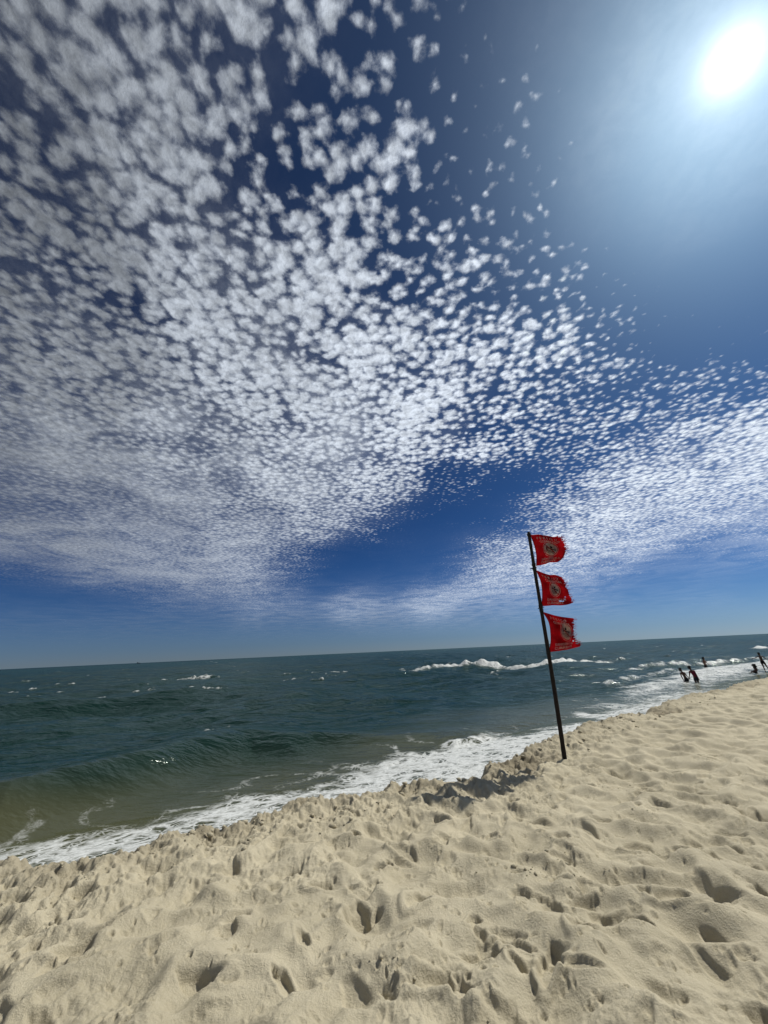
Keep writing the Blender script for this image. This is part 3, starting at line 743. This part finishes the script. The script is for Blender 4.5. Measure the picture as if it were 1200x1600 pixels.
# ------------------------------------------------------------------ flags
def curve_fn(pts):
    p = np.array(pts, float)
    d = np.concatenate([[0], np.cumsum(np.hypot(*np.diff(p, axis=0).T))]); d /= d[-1]
    # smooth by a cubic through the points
    def f(t):
        t = np.asarray(t, float)
        i = np.clip(np.searchsorted(d, t, side='right') - 1, 0, len(d) - 2)
        m = np.gradient(p, d, axis=0)
        h = (d[i + 1] - d[i]); q = (t - d[i]) / h
        h00, h10, h01, h11 = 2 * q**3 - 3 * q**2 + 1, q**3 - 2 * q**2 + q, -2 * q**3 + 3 * q**2, q**3 - q**2
        return h00[..., None] * p[i] + (h10 * h)[..., None] * m[i] + h01[..., None] * p[i + 1] + (h11 * h)[..., None] * m[i + 1]
    return f

def flag_surface(hoist, top, fly, bottom, waves):
    """hoist and fly run top to bottom, top and bottom run from the pole outwards; (metres from the pole, height)."""
    H, T, F, B = curve_fn(hoist[::-1]), curve_fn(top), curve_fn(fly[::-1]), curve_fn(bottom)
    c00, c10, c01, c11 = (np.array(v, float) for v in (bottom[0], bottom[-1], top[0], top[-1]))
    def f(u, v, lift=0.0):
        u = np.asarray(u, float); v = np.asarray(v, float); U, V = u[..., None], v[..., None]
        p = (1 - V) * B(u) + V * T(u) + (1 - U) * H(v) + U * F(v) - ((1 - U) * (1 - V) * c00 + U * (1 - V) * c10 + (1 - U) * V * c01 + U * V * c11)
        w = np.zeros_like(u)
        for (a, ku, kv, ph) in waves:
            w = w + a * np.sin(ku * u + kv * v + ph) * np.clip(u * 2.2, 0, 1)
        w = w - lift
        x = PB.x + FU.x * p[..., 0] + FN.x * w; y = PB.y + FU.y * p[..., 0] + FN.y * w
        return np.stack([x, y, p[..., 1]], -1)
    return f

def mapped(name, tris_uv, faces, f, lift, mat, parent):
    uv = np.array(tris_uv, float)
    co = f(np.clip(uv[:, 0], 0, 1), np.clip(uv[:, 1], 0, 1), lift)
    me = bpy.data.meshes.new(name); me.from_pydata([tuple(c) for c in co], [], faces); me.update()
    return under(link(name, me, mat), parent)

def text_uv(body, u0, u1, v, size):
    """Outline of a line of lettering as (u, v) points spread between u0 and u1."""
    cu = bpy.data.curves.new('lettering', 'FONT'); cu.body = body; cu.size = 1.0; cu.offset = 0.012; cu.resolution_u = 2
    o = bpy.data.objects.new('lettering', cu); C.objects.link(o)
    bpy.context.view_layer.update()
    me = bpy.data.meshes.new_from_object(o.evaluated_get(bpy.context.evaluated_depsgraph_get()))
    co = np.array([v_.co[:] for v_ in me.vertices]); faces = [tuple(p.vertices) for p in me.polygons]
    bpy.data.objects.remove(o); bpy.data.curves.remove(cu); bpy.data.meshes.remove(me)
    x = (co[:, 0] - co[:, 0].min()) / (co[:, 0].max() - co[:, 0].min())
    return np.stack([u0 + x * (u1 - u0), v + co[:, 1] * size], -1), faces

def pieces(uv, faces):
    """Split lettering into its separate letters."""
    par = list(range(len(uv)))
    def find(a):
        while par[a] != a: par[a] = par[par[a]]; a = par[a]
        return a
    for fc in faces:
        for q in fc[1:]: par[find(q)] = find(fc[0])
    g = {}
    for fc in faces: g.setdefault(find(fc[0]), []).append(fc)
    out = []
    for fs in g.values():
        ids = sorted({i for fc in fs for i in fc}); m = {a: b for b, a in enumerate(ids)}
        out.append((uv[ids], [tuple(m[i] for i in fc) for fc in fs]))
    return sorted(out, key=lambda t: t[0][:, 0].min())

def strip(path, width):
    """A flat band along a path in (u, v)."""
    p = np.array(path, float); d = np.gradient(p, axis=0); d /= np.linalg.norm(d, axis=1, keepdims=True)
    nrm = np.stack([-d[:, 1], d[:, 0]], -1) * width / 2
    uv = np.concatenate([p + nrm, p - nrm]); n = len(p)
    return uv, [(i, i + 1, n + i + 1, n + i) for i in range(n - 1)]
def disc(cu_, cv, ru, rv, n=32):
    a = np.linspace(0, 2 * np.pi, n, endpoint=False)
    rings = [np.stack([cu_ + k * ru * np.cos(a), cv + k * rv * np.sin(a)], -1) for k in (1, .66, .33)]
    uv = np.concatenate(rings + [np.array([[cu_, cv]])]); fc = []
    for r in range(2):
        for i in range(n): fc.append((r * n + i, r * n + (i + 1) % n, (r + 1) * n + (i + 1) % n, (r + 1) * n + i))
    for i in range(n): fc.append((2 * n + i, 2 * n + (i + 1) % n, 3 * n))
    return uv, fc

def make_flag(label, hoist, top, fly, bottom, waves, holes, seed, emblem):
    f = flag_surface(hoist, top, fly, bottom, waves)
    root = bpy.data.objects.new('red_flag', None); C.objects.link(root)
    root.location = Vector(f(0.0, 1.0)[:]); tag(root, label, 'flag', 'red warning flags on the pole')
    rq = np.random.default_rng(seed)
    nu, nv = 54, 44
    U, V = np.meshgrid(np.linspace(0, 1, nu), np.linspace(0, 1, nv))
    ragged = 1 - 0.022 * np.abs(rq.normal(0, 1, nv)) - 0.015 * (np.arange(nv) % 3 == 0)
    Uc = np.minimum(U * ragged[:, None] ** (U ** 6), 1)
    co = f(Uc, V)
    keep = np.ones((nv - 1, nu - 1), bool)
    um, vm = U[:-1, :-1], V[:-1, :-1]
    for (hu, hv, ru, rv) in holes:
        keep &= ((um - hu) / ru) ** 2 + ((vm - hv) / rv) ** 2 + 0.35 * rq.normal(0, 1, um.shape) > 1
    keep &= ~((um > 0.95) & (rq.random(um.shape) < 0.10))
    cloth = grid_mesh('cloth', co[..., 0], co[..., 1], co[..., 2], keep=keep)
    under(link('cloth', cloth, m_flag), root)
    # hem doubled over along the pole side
    uv, fc = strip([(0.012, v) for v in np.linspace(0.02, 0.98, 20)], 0.022)
    mapped('hem', uv, fc, f, 0.003, m_flag, root)
    # frayed threads on the fly end
    tv, tf = [], []
    for k in range(34):
        v0 = rq.uniform(0.03, 1.0); L = rq.uniform(0.02, 0.06); p0 = f(0.97, v0); dz = rq.normal(0, 0.02); dn = rq.normal(0, .015)
        p = [Vector(p0)]
        for q in range(1, 5):
            p.append(Vector(p0) + FU * L * q / 4 + Vector((0, 0, dz * (q / 4) ** 2)) + FN * dn * q / 4)
        i0 = len(tv)
        for a in p:
            tv += [tuple(a), tuple(a + Vector((0, 0, -0.0035)))]
        for q in range(4): tf.append((i0 + 2 * q, i0 + 2 * q + 2, i0 + 2 * q + 3, i0 + 2 * q + 1))
    me = bpy.data.meshes.new('frayed_edge'); me.from_pydata(tv, [], tf); me.update()
    fr = under(link('frayed_edge', me, m_flag), root); fr['kind'] = 'stuff'
    # lettering
    for body, u0, u1, v, sz in (('P E R I G O', .17, .78, .835, .105), ('CORRENTEZA', .22, .86, .725, .105), ('DANGEROUS', .20, .80, .145, .10), ('CURRENT', .19, .72, .045, .10)):
        uv, fc = text_uv(body, u0, u1, v, sz)
        for luv, lfc in pieces(uv, fc):                    # each letter is its own piece of print
            o = mapped('letter', luv, lfc, f, 0.003, m_print, root)
    # the no-swimming roundel
    eu, ev, er = emblem; ru, rv = er, er * 1.12
    a = np.linspace(0, 2 * np.pi, 49)
    uv, fc = strip(np.stack([eu + ru * 1.17 * np.cos(a), ev + rv * 1.17 * np.sin(a)], -1), 0.012)
    mapped('roundel_outline', uv, fc, f, 0.003, m_print, root)
    uv, fc = disc(eu, ev, ru, rv); d = mapped('roundel', uv, fc, f, 0.003, m_disc, root)
    def sub(name, uv, fc, lift, mat):
        o = mapped(name, uv, fc, f, lift, mat, root)
        o.parent = d; o.matrix_parent_inverse = Matrix.Identity(4)
        o.matrix_parent_inverse = Matrix.Translation(-root.location) if False else Matrix.Identity(4)
        return o
    uv, fc = disc(eu + .12 * ru, ev + .32 * rv, .17 * ru, .17 * rv, 16); sub('swimmer_head', uv, fc, 0.006, m_ink)
    uv, fc = strip([(eu - .62 * ru, ev + .02 * rv), (eu - .30 * ru, ev + .10 * rv), (eu, ev + .05 * rv), (eu + .40 * ru, ev - .04 * rv), (eu + .75 * ru, ev - .10 * rv)], .17 * ru); sub('swimmer_body', uv, fc, 0.006, m_ink)
    uv, fc = strip([(eu - .05 * ru, ev + .02 * rv), (eu - .38 * ru, ev + .38 * rv), (eu - .62 * ru, ev + .20 * rv)], .13 * ru); sub('swimmer_arm', uv, fc, 0.0075, m_ink)
    for j, vv in enumerate((-.22, -.42, -.62)):
        x = np.linspace(-.72 + .12 * j, .72 - .12 * j, 25)
        uv, fc = strip(np.stack([eu + x * ru, ev + (vv + .06 * np.sin(x * 11)) * rv], -1), .085 * ru); sub('wave_line', uv, fc, 0.006, m_ink)
    uv, fc = strip([(eu + q * ru, ev - q * rv) for q in np.linspace(-.70, .70, 12)], .13 * ru); sub('slash_bar', uv, fc, 0.009, m_slash)
    return root

make_flag('topmost of the three tattered red flags, at the tip of the pole',
    [(0.085, 4.637), (0.120, 4.435), (0.124, 4.251), (0.092, 4.074)],
    [(0.085, 4.637), (0.316, 4.581), (0.467, 4.526), (0.609, 4.506)],
    [(0.609, 4.506), (0.635, 4.378), (0.634, 4.268), (0.584, 4.168), (0.521, 4.103)],
    [(0.092, 4.074), (0.278, 4.079), (0.416, 4.088), (0.521, 4.103)],
    [(.045, 9, 2, 0.4), (.022, 17, -6, 1.0), (.012, 4, 15, 2.0)], [(.93, .96, .05, .04)], 1, (.50, .50, .19))
make_flag('middle red flag on the pole, with torn pale holes at its lower corner',
    [(0.075, 4.005), (0.119, 3.785), (0.102, 3.573), (0.058, 3.398)],
    [(0.075, 4.005), (0.247, 3.908), (0.394, 3.864), (0.494, 3.807)],
    [(0.494, 3.807), (0.519, 3.626), (0.528, 3.523), (0.565, 3.417)],
    [(0.058, 3.398), (0.254, 3.389), (0.451, 3.379), (0.565, 3.417)],
    [(.05, 7, -3, 1.6), (.02, 15, 7, 0.2), (.010, 5, 18, 0.7)], [(.66, .12, .075, .024), (.80, .25, .022, .02), (.77, .18, .02, .014)], 2, (.50, .50, .18))
make_flag('lowest and largest of the three red flags, its tail pointing down to the sea',
    [(0.060, 3.307), (0.126, 3.135), (0.123, 2.955), (0.096, 2.808), (0.041, 2.674)],
    [(0.060, 3.307), (0.226, 3.238), (0.367, 3.196), (0.515, 3.164)],
    [(0.515, 3.164), (0.497, 3.029), (0.487, 2.933), (0.527, 2.807), (0.571, 2.749)],
    [(0.041, 2.674), (0.27, 2.695), (0.417, 2.718), (0.571, 2.749)],
    [(.05, 8, 3, 3.0), (.022, 14, -8, 0.9), (.012, 6, 16, 0.1)], [(.86, .22, .035, .025), (.93, .12, .02, .03)], 3, (.66, .54, .22))

# ------------------------------------------------------------------ bathers
m_skin = simple_mat('tanned_skin', (0.16, 0.075, 0.045), 0.55, 0.15, 20)
m_skin2 = simple_mat('brown_skin', (0.095, 0.045, 0.028), 0.55, 0.15, 20)
m_hair = simple_mat('black_hair', (0.010, 0.008, 0.007), 0.6, 0.3, 90)
m_red = simple_mat('maroon_top', (0.16, 0.012, 0.030), 0.85, 0.2, 30)
m_navy = simple_mat('dark_shorts', (0.018, 0.020, 0.030), 0.85, 0.2, 30)
m_blk = simple_mat('black_swimwear', (0.012, 0.012, 0.013), 0.8, 0.2, 30)

def skin_mesh(name, verts, edges, root=0, sub=2):
    """verts: name -> ((x, y, z), radius); a continuous skin over the edges."""
    keys = list(verts); ix = {k: i for i, k in enumerate(keys)}
    me = bpy.data.meshes.new(name)
    me.from_pydata([verts[k][0] for k in keys], [(ix[a], ix[b]) for a, b in edges], [])
    o = bpy.data.objects.new(name, me); C.objects.link(o)
    sk = o.modifiers.new('skin', 'SKIN'); sk.use_smooth_shade = True; sk.branch_smoothing = 0.3
    if not me.skin_vertices: 
        pass
    o.modifiers.new('sub', 'SUBSURF').levels = sub
    o.modifiers['sub'].render_levels = sub
    lay = me.skin_vertices[0] if len(me.skin_vertices) else None
    if lay is None:
        bm = bmesh.new(); bm.from_mesh(me); bm.verts.layers.skin.verify(); bm.to_mesh(me); bm.free(); lay = me.skin_vertices[0]
    for k in keys:
        r = verts[k][1]; lay.data[ix[k]].radius = r if isinstance(r, tuple) else (r, r)
        lay.data[ix[k]].use_root = (ix[k] == root)
    bpy.context.view_layer.update()
    out = bpy.data.meshes.new_from_object(o.evaluated_get(bpy.context.evaluated_depsgraph_get()))
    bpy.data.objects.remove(o); bpy.data.meshes.remove(me)
    for p in out.polygons: p.use_smooth = True
    out.name = name
    return out

def person(label, loc, H, rz, J, skin, top=None, bottom=m_navy, hair=(0.115, 0.02), group=None):
    """J: joints in units of body height, x to the person's left, -y ahead, z up."""
    def P(k): return Vector(J[k]) * H
    V = {}; E = []
    def add(k, p, r): V[k] = (tuple(p), r * H if not isinstance(r, tuple) else tuple(x * H for x in r))
    add('pelvis', P('pelvis'), (.082, .058)); add('waist', P('waist'), (.070, .050)); add('chest', P('chest'), (.088, .060))
    add('collar', P('collar'), (.060, .045)); add('neck', P('neck'), .030)
    hd = (P('head') - P('neck')).normalized()
    add('jaw', P('neck') + hd * .045 * H, .038); add('head', P('head'), .054); add('crown', P('head') + hd * .045 * H, .042)
    fwd = Vector(J.get('look', (0, -1, 0))).normalized()
    add('nose', P('head') + fwd * .062 * H - hd * .008 * H, .010)
    E += [('pelvis', 'waist'), ('waist', 'chest'), ('chest', 'collar'), ('collar', 'neck'), ('neck', 'jaw'), ('jaw', 'head'), ('head', 'crown'), ('head', 'nose')]
    for s in 'LR':
        add(s + 'sh', P(s + 'sh'), .034); add(s + 'el', P(s + 'el'), .024); add(s + 'wr', P(s + 'wr'), .016)
        dr = (P(s + 'wr') - P(s + 'el')).normalized(); side = dr.cross(Vector((0, 1, 0.2))).normalized()
        palm = P(s + 'wr') + dr * .030 * H; add(s + 'palm', palm, (.020, .012))
        E += [('collar', s + 'sh'), (s + 'sh', s + 'el'), (s + 'el', s + 'wr'), (s + 'wr', s + 'palm')]
        for i, (o_, L) in enumerate(((-.018, .038), (-.006, .046), (.006, .043), (.018, .034))):
            k = P(s + 'wr') + dr * (.052 * H) + side * o_ * H; tip = k + (dr + Vector((0, -.25, -.1))).normalized() * L * H
            add(f'{s}k{i}', k, .006); add(f'{s}t{i}', tip, .005); E += [(s + 'palm', f'{s}k{i}'), (f'{s}k{i}', f'{s}t{i}')]
        th = palm - side * .024 * H + dr * .012 * H; add(s + 'th', th, .006); add(s + 'tt', th + (dr - side * .5).normalized() * .022 * H, .005)
        E += [(s + 'palm', s + 'th'), (s + 'th', s + 'tt')]
        add(s + 'hip', P(s + 'hip'), .055); add(s + 'kn', P(s + 'kn'), .034); add(s + 'an', P(s + 'an'), .021)
        toe = Vector(J.get(s + 'toe', tuple(Vector(J[s + 'an']) + Vector((0, -.105, -.028))))) * H
        add(s + 'toe', toe, .018)
        E += [('pelvis', s + 'hip'), (s + 'hip', s + 'kn'), (s + 'kn', s + 'an'), (s + 'an', s + 'toe')]
    body = link('person', skin_mesh('body', V, E), skin)
    body.location = loc; body.rotation_euler = (0, 0, rz)
    tag(body, label, 'person', group)
    def wear(name, keys, edges, grow, mat):
        v = {}
        for k in keys:
            p, r = V[k]; r = r if isinstance(r, tuple) else (r, r); v[k] = (p, (r[0] + grow * H, r[1] + grow * H))
        return link(name, skin_mesh(name, v, edges), mat, body)
    v = {}
    for s in 'LR':
        V[s + 'mid'] = (tuple(Vector(V[s + 'hip'][0]).lerp(Vector(V[s + 'kn'][0]), .62)), (.044 * H, .044 * H))
    wear('shorts', ['waist', 'pelvis', 'Lhip', 'Lmid', 'Rhip', 'Rmid'], [('waist', 'pelvis'), ('pelvis', 'Lhip'), ('Lhip', 'Lmid'), ('pelvis', 'Rhip'), ('Rhip', 'Rmid')], .010, bottom)
    if top:
        for s in 'LR':
            V[s + 'slv'] = (tuple(Vector(V[s + 'sh'][0]).lerp(Vector(V[s + 'el'][0]), .55)), (.028 * H, .028 * H))
        wear('shirt', ['pelvis', 'waist', 'chest', 'collar', 'Lsh', 'Lslv', 'Rsh', 'Rslv'], [('pelvis', 'waist'), ('waist', 'chest'), ('chest', 'collar'), ('collar', 'Lsh'), ('Lsh', 'Lslv'), ('collar', 'Rsh'), ('Rsh', 'Rslv')], .009, top)
    hv = {'a': (tuple(P('head') + hd * .030 * H - fwd * .014 * H), hair[0] * .52 * H), 'b': (tuple(P('head') + hd * .055 * H - fwd * .010 * H), hair[0] * .40 * H),
          'c': (tuple(P('head') - fwd * .030 * H - hd * hair[1] * H), hair[0] * .42 * H)}
    link('hair', skin_mesh('hair', hv, [('c', 'a'), ('a', 'b')]), m_hair, body)
    return body

STAND = dict(pelvis=(0, 0, .52), waist=(0, 0, .60), chest=(0, 0, .72), collar=(0, 0, .80), neck=(0, 0, .85), head=(0, -.01, .925),
             Lsh=(.105, 0, .80), Lel=(.135, .01, .63), Lwr=(.145, -.03, .49), Rsh=(-.105, 0, .80), Rel=(-.135, .01, .63), Rwr=(-.145, -.03, .49),
             Lhip=(.05, 0, .50), Lkn=(.055, -.01, .28), Lan=(.058, .01, .045), Rhip=(-.05, 0, .50), Rkn=(-.055, -.01, .28), Ran=(-.058, .01, .045))
def pose(**kw):
    d = dict(STAND); d.update(kw); return d
# bathers look towards the open water; x of the pose is to the right in the picture when rz = pi
person('slim dark bather standing thigh-deep in the surf, holding hands with the one in maroon', (19.80, 28.46, -0.50), 1.36, 0.0,
       pose(waist=(-.03, 0, .60), chest=(-.075, .01, .715), collar=(-.10, .0, .79), neck=(-.125, -.01, .835), head=(-.155, -.02, .90), Lsh=(0.0, .0, .785), Rsh=(-.20, 0, .775),
            Rel=(-.205, -.02, .61), Rwr=(-.165, -.03, .46), Lel=(.075, .02, .65), Lwr=(.165, .03, .555)), m_skin2, None, m_blk)
person('bather in a maroon top leaning over in the surf, holding hands with the one beside', (20.02, 27.86, -0.47), 1.47, 0.0,
       pose(waist=(-.02, .0, .60), chest=(-.06, .0, .72), collar=(-.095, -.01, .795), neck=(-.125, -.02, .84), head=(-.15, -.03, .905), Lsh=(.01, 0, .79), Rsh=(-.19, -.01, .775),
            Rel=(-.215, .02, .64), Rwr=(-.255, .04, .53), Lel=(.06, -.02, .63), Lwr=(.06, -.07, .50)), m_skin2, m_red, m_navy, (0.12, 0.03))
person('lone bather waist-deep farther out in the breaking waves, one arm trailing', (31.62, 42.15, -0.80), 1.62, 0.2,
       pose(Lel=(.20, .04, .68), Lwr=(.30, .05, .62), Rel=(-.16, -.06, .67), Rwr=(-.14, -.16, .62), chest=(-.01, -.02, .72)), m_skin, None, m_blk)
person('slim person standing mid-stride with arms spread at the right edge of the water', (29.80, 33.58, -0.03), 1.40, -0.5,
       pose(waist=(-.01, -.01, .61), chest=(-.02, -.03, .725), collar=(-.03, -.035, .80), neck=(-.035, -.04, .845), head=(-.045, -.055, .92), Lsh=(.075, -.03, .80), Rsh=(-.135, -.035, .795),
            Rel=(-.25, -.06, .745), Rwr=(-.37, -.10, .715), Lel=(.18, .03, .70), Lwr=(.27, .08, .61), Lkn=(.12, .05, .29), Lan=(.21, .16, .06), Rkn=(-.045, -.07, .28), Ran=(-.03, -.05, .045)), m_skin2, None, m_blk)
SIT = dict(pelvis=(0, 0, .075), waist=(.02, 0, .155), chest=(.045, 0, .27), collar=(.04, 0, .345), neck=(.03, 0, .39), head=(.01, 0, .465), look=(-1, -.2, -.1),
           Lsh=(.05, .10, .34), Lel=(.14, .13, .20), Lwr=(.20, .14, .06), Rsh=(.05, -.10, .34), Rel=(-.02, -.14, .20), Rwr=(-.12, -.12, .18),
           Lhip=(-.03, .055, .07), Lkn=(-.20, .08, .20), Lan=(-.36, .07, .05), Rhip=(-.03, -.055, .07), Rkn=(-.22, -.09, .24), Ran=(-.36, -.07, .06), Ltoe=(-.46, .07, .09), Rtoe=(-.46, -.07, .11))
person('small bushy-haired child sitting on the wet sand, leaning back on one hand', (27.50, 31.82, -0.01), 1.12, 0.15, SIT, m_skin2, None, m_blk, (0.19, 0.01))

# ------------------------------------------------------------------ far ship
m_ship = simple_mat('dark_ship_paint', (0.03, 0.035, 0.045), 0.7, 0.2, 0.2)
ship = bpy.data.objects.new('ship', None); C.objects.link(ship); ship.location = (-1902, 3080, 0); ship.rotation_euler = (0, 0, 0.2); ship.scale = (0.62, 0.62, 0.62)
tag(ship, 'tiny dark ship far out on the horizon line', 'ship')
hull = [(-20, 0), (-17, -4), (12, -4), (21, 0), (12, 4), (-17, 4)]
bm = bmesh.new()
lo = [bm.verts.new((x * .9, y * .8, -1)) for x, y in hull]; hi = [bm.verts.new((x, y, 5 + (1.5 if x > 15 else 0))) for x, y in hull]
for i in range(6): bm.faces.new((lo[i], lo[(i + 1) % 6], hi[(i + 1) % 6], hi[i]))
bm.faces.new(hi); bm.faces.new(lo[::-1]); bm_obj('hull', bm, m_ship, ship)
for nm, (x0, x1, w_, z0, z1) in (('deckhouse', (-14, -5, 3.2, 5, 11)), ('bridge', (-12, -7, 2.6, 11, 14)), ('cargo_hatch', (-2, 10, 2.8, 5, 6.6))):
    bm = bmesh.new(); bmesh.ops.create_cube(bm, size=1); bmesh.ops.scale(bm, vec=(x1 - x0, 2 * w_, z1 - z0), verts=bm.verts); bmesh.ops.translate(bm, vec=((x0 + x1) / 2, 0, (z0 + z1) / 2), verts=bm.verts)
    bmesh.ops.bevel(bm, geom=bm.edges[:], offset=0.25, segments=1, affect='EDGES'); bm_obj(nm, bm, m_ship, ship)
bm_obj('mast', tube([(-9, 0, 14), (-9, 0, 21)], [.4, .2], 6), m_ship, ship)

# ------------------------------------------------------------------ crumbs of sand lying on the surface
ico = bmesh.new(); bmesh.ops.create_icosphere(ico, subdivisions=1, radius=1); ico.verts.ensure_lookup_table()
iv = np.array([v.co[:] for v in ico.verts]); if_ = np.array([[v.index for v in f.verts] for f in ico.faces]); ico.free()
rq = np.random.default_rng(21)
cv_, cf_, n0 = [], [], 0
def crumb(x, y, s):
    global n0
    z = sand_z(x, y)
    v = iv * (1 + rq.uniform(-.3, .3, (len(iv), 1))) * s * np.array([rq.uniform(.8, 1.4), rq.uniform(.8, 1.3), rq.uniform(.55, .9)])
    a = rq.uniform(0, 6.28); c, s_ = math.cos(a), math.sin(a)
    v = np.stack([v[:, 0] * c - v[:, 1] * s_, v[:, 0] * s_ + v[:, 1] * c, v[:, 2]], -1) + (x, y, z + s * 0.25)
    cv_.append(v); cf_.append(if_ + n0); n0 += len(v)
for k in range(60):                                       # little scatters where a foot has kicked
    cx, cy = spot(1.8, 7.5)
    for j in range(rs.randint(4, 16)):
        x, y = cx + rs.gauss(0, .12), cy + rs.gauss(0, .10)
        if y < np.interp(x, LIP[:, 0], LIP[:, 1]) - 0.1: crumb(x, y, min(0.0035 * rs.paretovariate(1.7), 0.018))
for k in range(650):                                     # more of them along the crumbling edge
    x = rs.uniform(-4.5, 9); y = np.interp(x, LIP[:, 0], LIP[:, 1]) - abs(rs.gauss(0, .45)) - 0.02
    crumb(x, y, min(0.0045 * rs.paretovariate(1.6), 0.03))
me = bpy.data.meshes.new('sand_crumbs'); me.from_pydata(np.concatenate(cv_).tolist(), [], np.concatenate(cf_).tolist()); me.update()
at = me.attributes.new('wet', 'FLOAT', 'POINT'); at.data.foreach_set('value', np.full(len(me.vertices), 0.03, np.float32))
for p in me.polygons: p.use_smooth = True
tag(link('sand_crumbs', me, m_sand), 'loose crumbs of damp sand along the bank edge', 'sand', kind='stuff')
